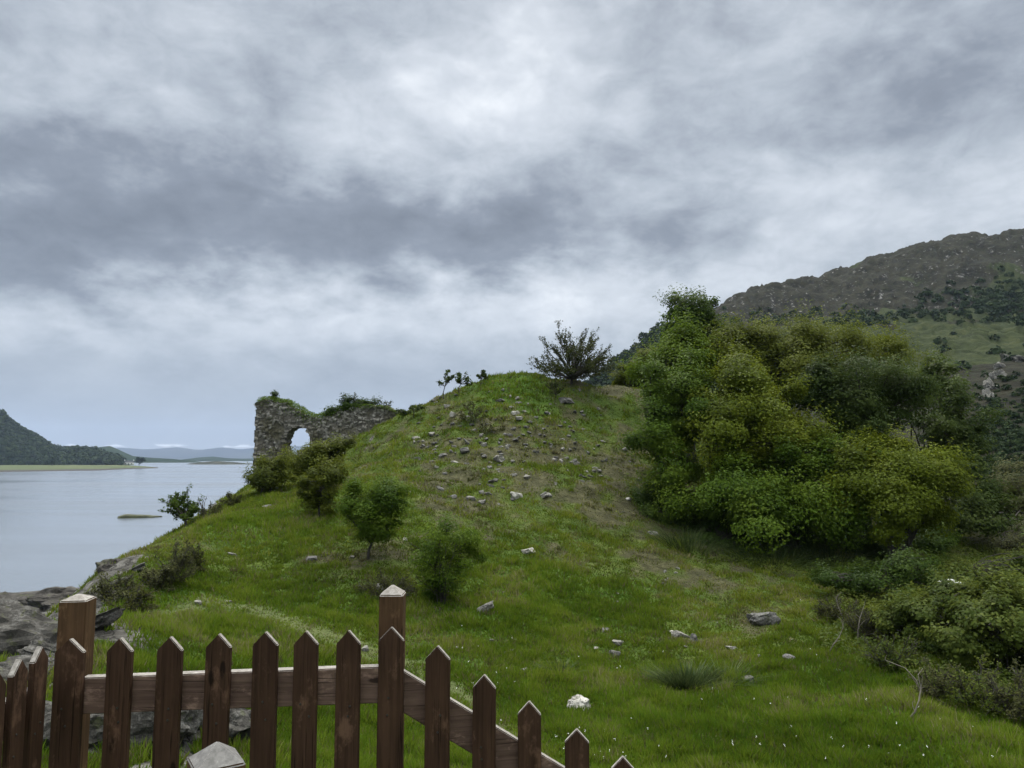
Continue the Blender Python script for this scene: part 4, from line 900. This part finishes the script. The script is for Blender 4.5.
scatter(190, 530, 440, 55, 34, .08, .22, 'small rough grey stone among the loose scree of the upper mound', 'loose scree stones on the upper mound')
scatter(34, 585, 600, 80, 45, .04, .10, 'small grey stone half hidden in the grass of the lower slope', 'small stones in the lower grass')
scatter(22, 430, 450, 18, 22, .08, .20, 'small grey stone on the grassy shoulder below the saplings', 'small stones below the saplings')

# rock outcrops: behind the fence and by the shore
def outcrop(x, y, z, s, squash, seed, label, mat='cliff', rot=(0, 0, 0), name='rock_outcrop', rough=.22, sub=5):
    me = rock_mesh(seed, sub, 10, rough, squash); me.materials.append(M[mat]); o = link(name, me); o.location = (x, y, z); o.scale = (s, s, s); o.rotation_euler = rot
    return tag(o, label, 'rock', 'outcrops on the seaward side')
def oc(px, py, d, s, squash, seed, label, **k):
    v = P(px, py, d) if d > 20 else ground_at(px, py) + Vector((0, .3, s * squash[2] * .10)); outcrop(v.x, v.y, v.z, s, squash, seed, label, **k)
oc(112, 742, 7.6, .62, (1.0, .7, .72), 91, 'lichened outcrop block behind the left pickets', rot=(0, .1, .3))
oc(163, 740, 7.9, .60, (1.0, .7, .74), 92, 'lichened outcrop block behind the third picket', rot=(.1, -.1, .9))
oc(214, 742, 7.5, .46, (1.0, .7, .85), 93, 'lichened outcrop block at the right end behind the fence', rot=(0, .1, .2))
oc(52, 752, 7.2, .6, (1.2, .8, .7), 94, 'lichened outcrop block behind the fence corner')
oc(50, 662, 14.0, .5, (1.3, .8, .36), 95, 'pale grey cliff rock seen just left of the corner post', rot=(0, .3, .3))
oc(8, 680, 13.0, .55, (1.2, .8, .4), 96, 'pale grey cliff rock at the left edge of the photo', rot=(0, .1, .8))
oc(74, 634, 16.0, .55, (1.2, .8, .5), 97, 'grey rock ledge behind the corner post', rot=(0, -.5, .2))
oc(30, 646, 17.5, .5, (1.4, .8, .32), 107, 'upper grey ledge of the cliff left of the post', rot=(0, -.35, .1))
oc(-30, 660, 15, 1.4, (1.2, .8, .6), 108, 'grey cliff rock beyond the left edge', rot=(0, .1, .1))
oc(103, 572, 19.0, .42, (1.1, .8, .7), 98, 'dark rounded boulder on the cliff edge above the water', mat='dark_rock')
oc(100, 592, 18.0, .36, (1.5, .8, .42), 99, 'sloping grey ledge under the dark rounded boulder', mat='grey', rot=(0, -.55, .1))
oc(128, 574, 19.5, .28, (1.4, .8, .4), 109, 'sloping grey ledge right of the dark rounded boulder', mat='grey', rot=(0, -.5, .1))
oc(30, 612, 44, 3.2, (1.7, 1.1, .38), 100, 'dark wet rock shelf at the water edge', mat='dark_rock', rot=(0, -.08, .1), name='shore_rock')
oc(-10, 616, 42, 3.0, (1.6, 1.1, .40), 101, 'dark wet rock shelf cut by the left edge of the photo', mat='dark_rock', rot=(0, .05, .4), name='shore_rock')
oc(66, 602, 40, 1.8, (1.6, 1.0, .5), 102, 'brownish rock rising toward the cliff from the shore', mat='dark_rock', rot=(0, -.2, .2), name='shore_rock')
oc(40, 626, 32, 2.2, (1.6, 1.0, .42), 103, 'grey rock slope between the shore and the cliff', mat='grey', rot=(0, -.15, .1), name='shore_rock')
oc(10, 640, 28, 2.2, (1.6, 1.0, .42), 104, 'grey rock slope at the left edge below the shelf', mat='grey', rot=(0, -.1, .5), name='shore_rock')
for k, (px, py, s_, sq, lab) in enumerate([(1009, 360, 1.5, (1.3, .7, .45), 'top pale rock cap of the crag on the moor bank'), (1002, 368, 1.25, (.6, .6, .8), 'pale rock step just below the cap of the crag'), (998, 379, 1.35, (.5, .6, .9), 'upper pale face in the middle of the crag'), (994, 389, 1.3, (.55, .6, .8), 'lower pale face in the middle of the crag'), (988, 400, 1.25, (.5, .6, .9), 'lowest pale rock of the crag on the moor bank'), (1024, 362, 1.5, (1.4, .8, .4), 'broad pale ledge right of the crag cap')]):
    r = ray(px, py); r = r / r.y; d = 80.0
    while d < 180 and hill_z(r.x * d, d) < CZ + r.z * d: d += .5
    outcrop(r.x * d, d + .3, CZ + r.z * d + .1, s_ * 1.7, sq, 105 + k * 7, lab, mat='pale', rot=(0, .35, random.uniform(0, 1)), name='crag', rough=.4)
# shrubs of the moor
pts = []; rs = []
for (cx, cy, sx, sy, n_) in [(985, 305, 34, 9, 160), (1010, 300, 20, 12, 90), (900, 316, 26, 4, 30), (770, 322, 30, 5, 50), (850, 326, 26, 4, 30), (1000, 450, 36, 36, 700)]:
    for _ in range(n_):
        px, py = random.gauss(cx, sx), random.gauss(cy, sy); r = ray(px, py); r = r / r.y
        for d in np.linspace(66, 460, 180):
            if hill_z(r.x * d, d) >= CZ + r.z * d: break
        else: continue
        pts.append((r.x * d, d, hill_z(r.x * d, d) + .2)); rs.append(random.uniform(1.0, 2.6) * (1 if d > 150 else .30))
tag(crowns('hillside_scrub', pts, rs, M['far']), 'dark scrub wood scattered over the moorland hillside', 'scrub', kind='stuff')
pts = []; rs = []
for _ in range(900):
    px, py = random.uniform(575, 735), random.uniform(330, 400); r = ray(px, py); r = r / r.y
    for d in np.linspace(150, 440, 150):
        if hill_z(r.x * d, d) >= CZ + r.z * d: break
    else: continue
    pts.append((r.x * d, d, hill_z(r.x * d, d) + .5)); rs.append(random.uniform(1.4, 2.8))
if pts: tag(crowns('ridge_wood', pts, rs, M['far']), 'dark wood covering the low ridge behind the mound', 'wood', kind='stuff')

# ---------------------------------------------------------------- grass
NB = 1300000
u = rng.random(NB); az_ = np.radians(rng.uniform(-46, 46, NB)); r_ = np.exp(np.log(6.2) + u * (np.log(46) - np.log(6.2)))
gxp, gyp = np.sin(az_) * r_, np.cos(az_) * r_
bare_, lush_, path_, rock_ = cover(gxp, gyp)
clumpn = fbm(gxp / .35, gyp / .35, 71, 3); big_ = fbm(gxp / 1.6, gyp / 1.6, 81, 3)
under = (gyp > 23) & (gyp < 27) & (gxp > 5)
keep = (rng.random(NB) > bare_ * .80) & (rng.random(NB) > rock_ * 1.2) & (rng.random(NB) > path_ * .6) & (height(gxp, gyp) > 2.2) & ~((clumpn < .40) & (rng.random(NB) < .5))
keep &= gxp > -.62 * gyp - 8
gxp, gyp, r_, bare_, lush_, path_, clumpn, big_ = [q[keep] for q in (gxp, gyp, r_, bare_, lush_, path_, clumpn, big_)]
n = len(gxp); gzp = height(gxp, gyp) - .01
hgt = (.030 + .075 * sstep(clumpn, .42, .75) + .05 * lush_) * (.6 + .8 * rng.random(n)) * (1 - .55 * path_) * (1 - .35 * bare_) * (1 + .012 * r_)
wid = .0045 + .0008 * r_
yaw = rng.uniform(0, 2 * np.pi, n); lean = rng.uniform(.1, .8, n) * hgt; la = fbm(gxp / .6, gyp / .6, 91, 2) * 14 + rng.normal(size=n) * 1.4
bx_, by_ = np.cos(yaw) * wid, np.sin(yaw) * wid
V = np.empty((n, 3, 3)); V[:, 0] = np.stack([gxp - bx_, gyp - by_, gzp], -1); V[:, 1] = np.stack([gxp + bx_, gyp + by_, gzp], -1)
V[:, 2] = np.stack([gxp + np.cos(la) * lean, gyp + np.sin(la) * lean, gzp + hgt], -1)
tint = np.clip(.52 + (big_ - .5) * 1.5 + (clumpn - .5) * .9 + rng.normal(size=n) * .15 - .16 * lush_ + .25 * path_, 0, 1)
dry = rng.random(n) < (.06 + .55 * bare_ + .2 * path_ + .25 * sstep(big_, .58, .75))
for nm, sel, mt, lab in (('grass', ~dry, 'grass', 'rough green grazed grass covering the mound and the meadow'), ('withered_grass', dry, 'straw', 'withered pale grass stalks mixed through the turf')):
    k = sel.sum(); o = mesh_np(nm, V[sel].reshape(-1, 3), np.arange(k * 3).reshape(k, 3), M[mt], fattrs=dict(tint=tint[sel], lush=lush_[sel])); tag(o, lab, 'grass', kind='stuff')
# coarser tussocks, dry and green, that break up the turf
NT_ = 9000; az_ = np.radians(rng.uniform(-44, 44, NT_)); r_ = np.exp(np.log(8) + rng.random(NT_) * (np.log(45) - np.log(8))); tx, ty = np.sin(az_) * r_, np.cos(az_) * r_
b0, l0, p0_, k0 = cover(tx, ty); cl_ = fbm(tx / 2.2, ty / 2.2, 131, 3)
kp = (p0_ < .3) & (k0 < .45) & (height(tx, ty) > 2.5) & (tx > -.62 * ty - 7) & (rng.random(NT_) < sstep(cl_, .38, .62) * (1.05 - .75 * l0)); tx, ty, r_, b0 = tx[kp], ty[kp], r_[kp], b0[kp]
per = 26; m_ = len(tx); rad_ = np.repeat(rng.uniform(.05, .17, m_) * (1 + r_ * .012), per); a_ = rng.uniform(0, 2 * np.pi, m_ * per); rr_ = rad_ * rng.random(m_ * per) ** .5
X_ = np.repeat(tx, per) + np.cos(a_) * rr_; Y_ = np.repeat(ty, per) + np.sin(a_) * rr_; Z_ = height(X_, Y_) - .015
H_ = np.repeat(rng.uniform(.07, .19, m_), per) * rng.uniform(.5, 1.1, m_ * per) * (1.1 - .5 * rr_ / rad_); W_2 = .005 + .0007 * np.repeat(r_, per); yw = rng.uniform(0, 6.28, m_ * per)
V = np.empty((m_ * per, 3, 3)); V[:, 0] = np.stack([X_ - np.cos(yw) * W_2, Y_ - np.sin(yw) * W_2, Z_], -1); V[:, 1] = np.stack([X_ + np.cos(yw) * W_2, Y_ + np.sin(yw) * W_2, Z_], -1)
V[:, 2] = np.stack([X_ + np.cos(a_) * rr_ * 1.1, Y_ + np.sin(a_) * rr_ * 1.1, Z_ + H_], -1)
ty_ = np.repeat(rng.random(m_) + .5 * b0, per); tn_ = np.repeat(rng.random(m_), per) * .7 + rng.random(m_ * per) * .3
for nm, sel, mt, lab in (('tussock_grass', ty_ < .62, 'grass', 'coarse green tussocks standing out of the turf'), ('dry_tussocks', (ty_ >= .62) & (ty_ < .86), 'straw', 'bleached dry grass tussocks on the mound'), ('heath_tufts', ty_ >= .86, 'heath', 'dark brown green heathery tufts on the upper mound')):
    k = int(sel.sum()); o = mesh_np(nm, V[sel].reshape(-1, 3), np.arange(k * 3).reshape(k, 3), M[mt], fattrs=dict(tint=tn_[sel])); tag(o, lab, 'grass', kind='stuff')
# daisies and clover heads
C, N = [], []
for _ in range(150):
    px, py = random.uniform(420, 1000), 768 - abs(random.gauss(0, 70)); g = gp(px, min(py, 767))
    if vnoise(g.x / 1.2, g.y / 1.2, 5) < .45: continue
    for k in range(4): C.append((g.x + random.gauss(0, .006), g.y + random.gauss(0, .006), g.z + .09 + random.random() * .03)); N.append((random.gauss(0, .5), random.gauss(-.5, .5), 1))
tag(leaf_mesh('daisies', C, N, .0125, M['petal'], aspect=1.0), 'tiny white daisies and clover heads dotted through the grass', 'wildflowers', kind='stuff')

# ---------------------------------------------------------------- picket fence
def wood(name, lo, hi, ax=(1, 1, 1)):
    m, t, bs = material(name); oi = t.node('ShaderNodeObjectInfo'); tc = t.node('ShaderNodeTexCoord').outputs['Object']
    p = t.vmath('ADD', tc, t.comb(t.math('MULTIPLY', oi.outputs['Random'], 37.0), t.math('MULTIPLY', oi.outputs['Random'], 11.0), t.math('MULTIPLY', oi.outputs['Random'], 23.0)))
    if ax != (1, 1, 1):
        sx_ = t.node('ShaderNodeSeparateXYZ'); t.l.new(p, sx_.inputs[0]); p = t.comb(sx_.outputs[2], sx_.outputs[1], sx_.outputs[0])
    gr = t.noise(t.vmath('MULTIPLY', p, (70, 70, 2.2)), 1.0, 5, .65, .8); bl = t.noise(t.vmath('MULTIPLY', p, (9, 9, 3.5)), 1.0, 4, .6)
    kn = t.vor(t.vmath('MULTIPLY', p, (16, 16, 5)), 1.0)
    c = t.ramp(t.math('ADD', t.math('MULTIPLY', gr, .55), t.math('MULTIPLY', bl, .45)), [(.32, lo), (.68, hi)])
    c = t.mix(t.remap(kn, .10, .17, .8, 0), c, tuple(x * .3 for x in lo))
    c = t.mix(t.math('MULTIPLY', t.math('SUBTRACT', oi.outputs['Random'], .5), .35), c, hi)
    c = t.mix(t.remap(t.noise(t.vmath('MULTIPLY', p, (14, 14, 7)), 1.0, 6, .7), .54, .70, 0, .65), c, tuple(min(1, x * 2.1 + .01) for x in hi))
    c = t.mix(t.remap(t.noise(t.vmath('MULTIPLY', p, (120, 120, 3)), 1.0, 3, .6), .60, .68, 0, .8), c, tuple(x * .4 for x in lo))
    t.put(bs.inputs['Base Color'], c); bs.inputs['Roughness'].default_value = .8; bs.inputs['Specular IOR Level'].default_value = .12
    bp = t.node('ShaderNodeBump'); bp.inputs['Strength'].default_value = .5; bp.inputs['Distance'].default_value = .003
    t.put(bp.inputs['Height'], gr); t.l.new(bp.outputs[0], bs.inputs['Normal']); return m
m_pk = wood('stained_picket', (.020, .0105, .0065), (.074, .040, .025)); m_rail = wood('stained_rail', (.055, .033, .026), (.185, .120, .095), ax=(3, 2, 1)); m_post = wood('stained_post', (.036, .020, .011), (.12, .068, .036))
m, t, bs = material('weathered_sky_lit_top'); pos = t.node('ShaderNodeTexCoord').outputs['Object']
t.put(bs.inputs['Base Color'], t.ramp(t.noise(pos, 60, 5, .7), [(.3, (.15, .13, .11)), (.55, (.30, .275, .25)), (.75, (.46, .43, .40))])); bs.inputs['Roughness'].default_value = .8; m_lit_top = m  # pale tone paints skylight onto the weathered tops
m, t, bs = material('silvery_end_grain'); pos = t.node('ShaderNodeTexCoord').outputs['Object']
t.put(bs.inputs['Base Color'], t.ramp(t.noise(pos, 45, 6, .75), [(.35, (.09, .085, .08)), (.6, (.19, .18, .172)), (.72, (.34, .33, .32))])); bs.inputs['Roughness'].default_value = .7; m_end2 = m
m, t, bs = material('nail'); bs.inputs['Base Color'].default_value = (.05, .045, .04, 1); bs.inputs['Metallic'].default_value = .6; bs.inputs['Roughness'].default_value = .6; m_nail = m
def solid(name, profile, thick, parent, mats, endtest=None, loc=(0, 0, 0), rz=0, bev=.0022):
    """profile in XZ, thickness along Y from 0 to thick"""
    bm = bmesh.new(); a_ = [bm.verts.new((x, 0, z)) for x, z in profile]; b_ = [bm.verts.new((x, thick, z)) for x, z in profile]; n = len(profile)
    bm.faces.new(a_); bm.faces.new(b_[::-1])
    for i in range(n): j = (i + 1) % n; bm.faces.new((a_[j], a_[i], b_[i], b_[j]))
    bmesh.ops.recalc_face_normals(bm, faces=bm.faces)
    bmesh.ops.bevel(bm, geom=bm.edges[:], offset=bev, segments=2, affect='EDGES')
    bm.normal_update()
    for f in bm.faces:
        if f.normal.z > .35: f.material_index = 1  # upward faces take the second material, paler where skylight is painted in
    me = bpy.data.meshes.new(name); bm.to_mesh(me); bm.free()
    for q in mats: me.materials.append(q)
    o = link(name, me, parent, loc); o.rotation_euler = (0, 0, rz); return o
FY = 2.33; fence = empty('picket_fence', (-1.38, FY + .05, 9.42)); tag(fence, 'brown stained picket fence with pointed pickets and weathered tops painted pale as if sky-lit', 'fence')
FL = Vector(fence.location)
def picket(x, y, ztop, length, wd, rz=0, tilt=0):
    hw = wd / 2; pt = .040
    o = solid('picket', [(-hw, -length), (hw, -length), (hw, -pt), (0.0, 0), (-hw, -pt)], .019, fence, [m_pk, m_lit_top], loc=Vector((x, y, ztop)) - FL, rz=rz)
    o.rotation_euler = (random.gauss(0, .004), tilt, rz)
    for zz in (-.215, -.255):
        bm = bmesh.new(); bmesh.ops.create_cone(bm, cap_ends=True, segments=10, radius1=.0035, radius2=.003, depth=.0016)
        bmesh.ops.rotate(bm, verts=bm.verts, matrix=__import__('mathutils').Matrix.Rotation(math.pi / 2, 3, 'X')); me = bpy.data.meshes.new('nail'); bm.to_mesh(me); me.materials.append(m_nail)
        q = link('nail', me, o, (random.uniform(-.016, .016), -.0012, zz + random.uniform(-.01, .01)))
def fx(px, d=FY, py=700): return P(px, py, d).x
def fz(px, py, d=FY): return P(px, py, d).z
for px, py in [(116.5, 638), (167, 637), (216, 634), (263, 632), (304, 631), (347, 630.5)]:
    picket(fx(px), FY, fz(px, py), 1.05, .0755 if px < 300 else .073, tilt=random.gauss(0, .004))
picket(fx(66), FY + .0, fz(66, 639), 1.05, .088, tilt=.0)
picket(fx(390), FY + .004, fz(390, 627.5), 1.05, .0765)
for i, (px, py, d, wd) in enumerate([(437, 646, 2.36, .076), (484, 675, 2.39, .072), (529, 701.5, 2.42, .073), (576.5, 729.5, 2.45, .077), (622, 757, 2.48, .076)]):
    picket(fx(px, d), d, fz(px, py, d), 1.05, wd, rz=-.10, tilt=random.gauss(0, .004))
for i, (y, dz) in enumerate([(2.25, .012), (2.158, .0), (2.068, -.012), (1.97, -.02), (1.87, -.01)]):
    picket(-1.385, y, fz(47, 650, 2.235) - .004 + dz, 1.05, .064, rz=math.radians(90))
# rails
zt = fz(200, 669.5 + .0, FY + .02); zt2 = fz(200, 674, FY + .02)
zr = fz(230, 672, FY + .045)
L0, L1 = fx(84, FY + .045), fx(380, FY + .045)
def rail(p0_, p1_, hgt_, th, name='rail'):
    d = Vector(p1_) - Vector(p0_); L = math.hypot(d.x, d.y); rz = math.atan2(d.y, d.x); s = d.z / L
    solid(name, [(0, -hgt_), (L, d.z - hgt_), (L, d.z), (0, 0)], th, fence, [m_rail, m_lit_top], loc=Vector(p0_) - FL, rz=rz, bev=.003)
rail((L0, FY + .021, fz(84, 678, FY + .021)), (L1, FY + .021, fz(380, 667, FY + .021)), .108, .038)
rail((L0, FY + .021, fz(84, 678, FY + .021) - .62), (L1, FY + .021, fz(380, 667, FY + .021) - .62), .108, .038)
ra = Vector((fx(403, 2.375), 2.375, fz(403, 671, 2.375))); rb = Vector((fx(622, 2.52), 2.52, fz(622, 804, 2.52)))
rail(ra, rb, .125, .036); rail(ra - Vector((0, 0, .6)), rb - Vector((0, 0, .6)), .12, .036)
rail((-1.443, 2.30, fz(42, 694, 2.2) - .004), (-1.443, 1.0, fz(42, 694, 2.2) + .0), .105, .034); rail((-1.443, 2.30, fz(42, 694, 2.2) - .6), (-1.443, 1.0, fz(42, 694, 2.2) - .6), .105, .034)
def post(x, y, ztop, s, length, rz=0, parent=fence, cap=.03, offset=FL, mats=None, name='post', bev=.003):
    bm = bmesh.new(); h = s / 2
    lo = [bm.verts.new((sx * h, sy * h, -length)) for sx, sy in ((-1, -1), (1, -1), (1, 1), (-1, 1))]; hi = [bm.verts.new((sx * h, sy * h, -cap)) for sx, sy in ((-1, -1), (1, -1), (1, 1), (-1, 1))]; ap = bm.verts.new((0, 0, 0))
    bm.faces.new(lo[::-1])
    for i in range(4): j = (i + 1) % 4; bm.faces.new((lo[i], lo[j], hi[j], hi[i])); bm.faces.new((hi[i], hi[j], ap))
    bmesh.ops.bevel(bm, geom=bm.edges[:], offset=bev, segments=2, affect='EDGES'); bm.normal_update()
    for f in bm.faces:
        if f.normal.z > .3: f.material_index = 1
    me = bpy.data.meshes.new(name); bm.to_mesh(me); bm.free()
    for q in mats or [m_post, m_lit_top]: me.materials.append(q)
    o = link(name, me, parent, Vector((x, y, ztop)) - offset); o.rotation_euler = (0, 0, rz); return o
post(fx(391, FY + .10), FY + .062 + .041, fz(391, 584, FY + .10), .075, 1.7, 0.0, cap=.030)
post(fx(73, FY + .12), FY + .062 + .055, fz(76, 593, FY + .12), .082, 1.7, math.radians(8), cap=.018)
post(fx(700, 2.58), 2.60, fz(700, 790, 2.58), .080, 1.7, -.1)
# nearer loose post with a weathered pyramid top
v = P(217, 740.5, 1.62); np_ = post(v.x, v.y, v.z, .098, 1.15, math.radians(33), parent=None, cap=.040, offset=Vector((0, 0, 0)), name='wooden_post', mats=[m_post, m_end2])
tag(np_, 'brown post with a silvery weathered pyramid top standing in front of the fence', 'post')

# ---------------------------------------------------------------- haze over the loch and hills
me = bpy.data.meshes.new('haze'); V, Fc = box_geo(-7000, 5200, -600, 7600, -22, 330); me.from_pydata(V, [], Fc)
m = bpy.data.materials.new('sea_haze'); m.use_nodes = True; t = NT(m.node_tree); t.n.clear(); out = t.node('ShaderNodeOutputMaterial'); vo = t.node('ShaderNodeVolumePrincipled')
vo.inputs['Color'].default_value = (.60, .74, 1.0, 1); vo.inputs['Density'].default_value = 0.8e-4; vo.inputs['Anisotropy'].default_value = 0.1; t.l.new(vo.outputs[0], out.inputs['Volume']); me.materials.append(m)
tag(link('haze', me), kind='stuff', label='thin blue haze over the loch', cat='haze')
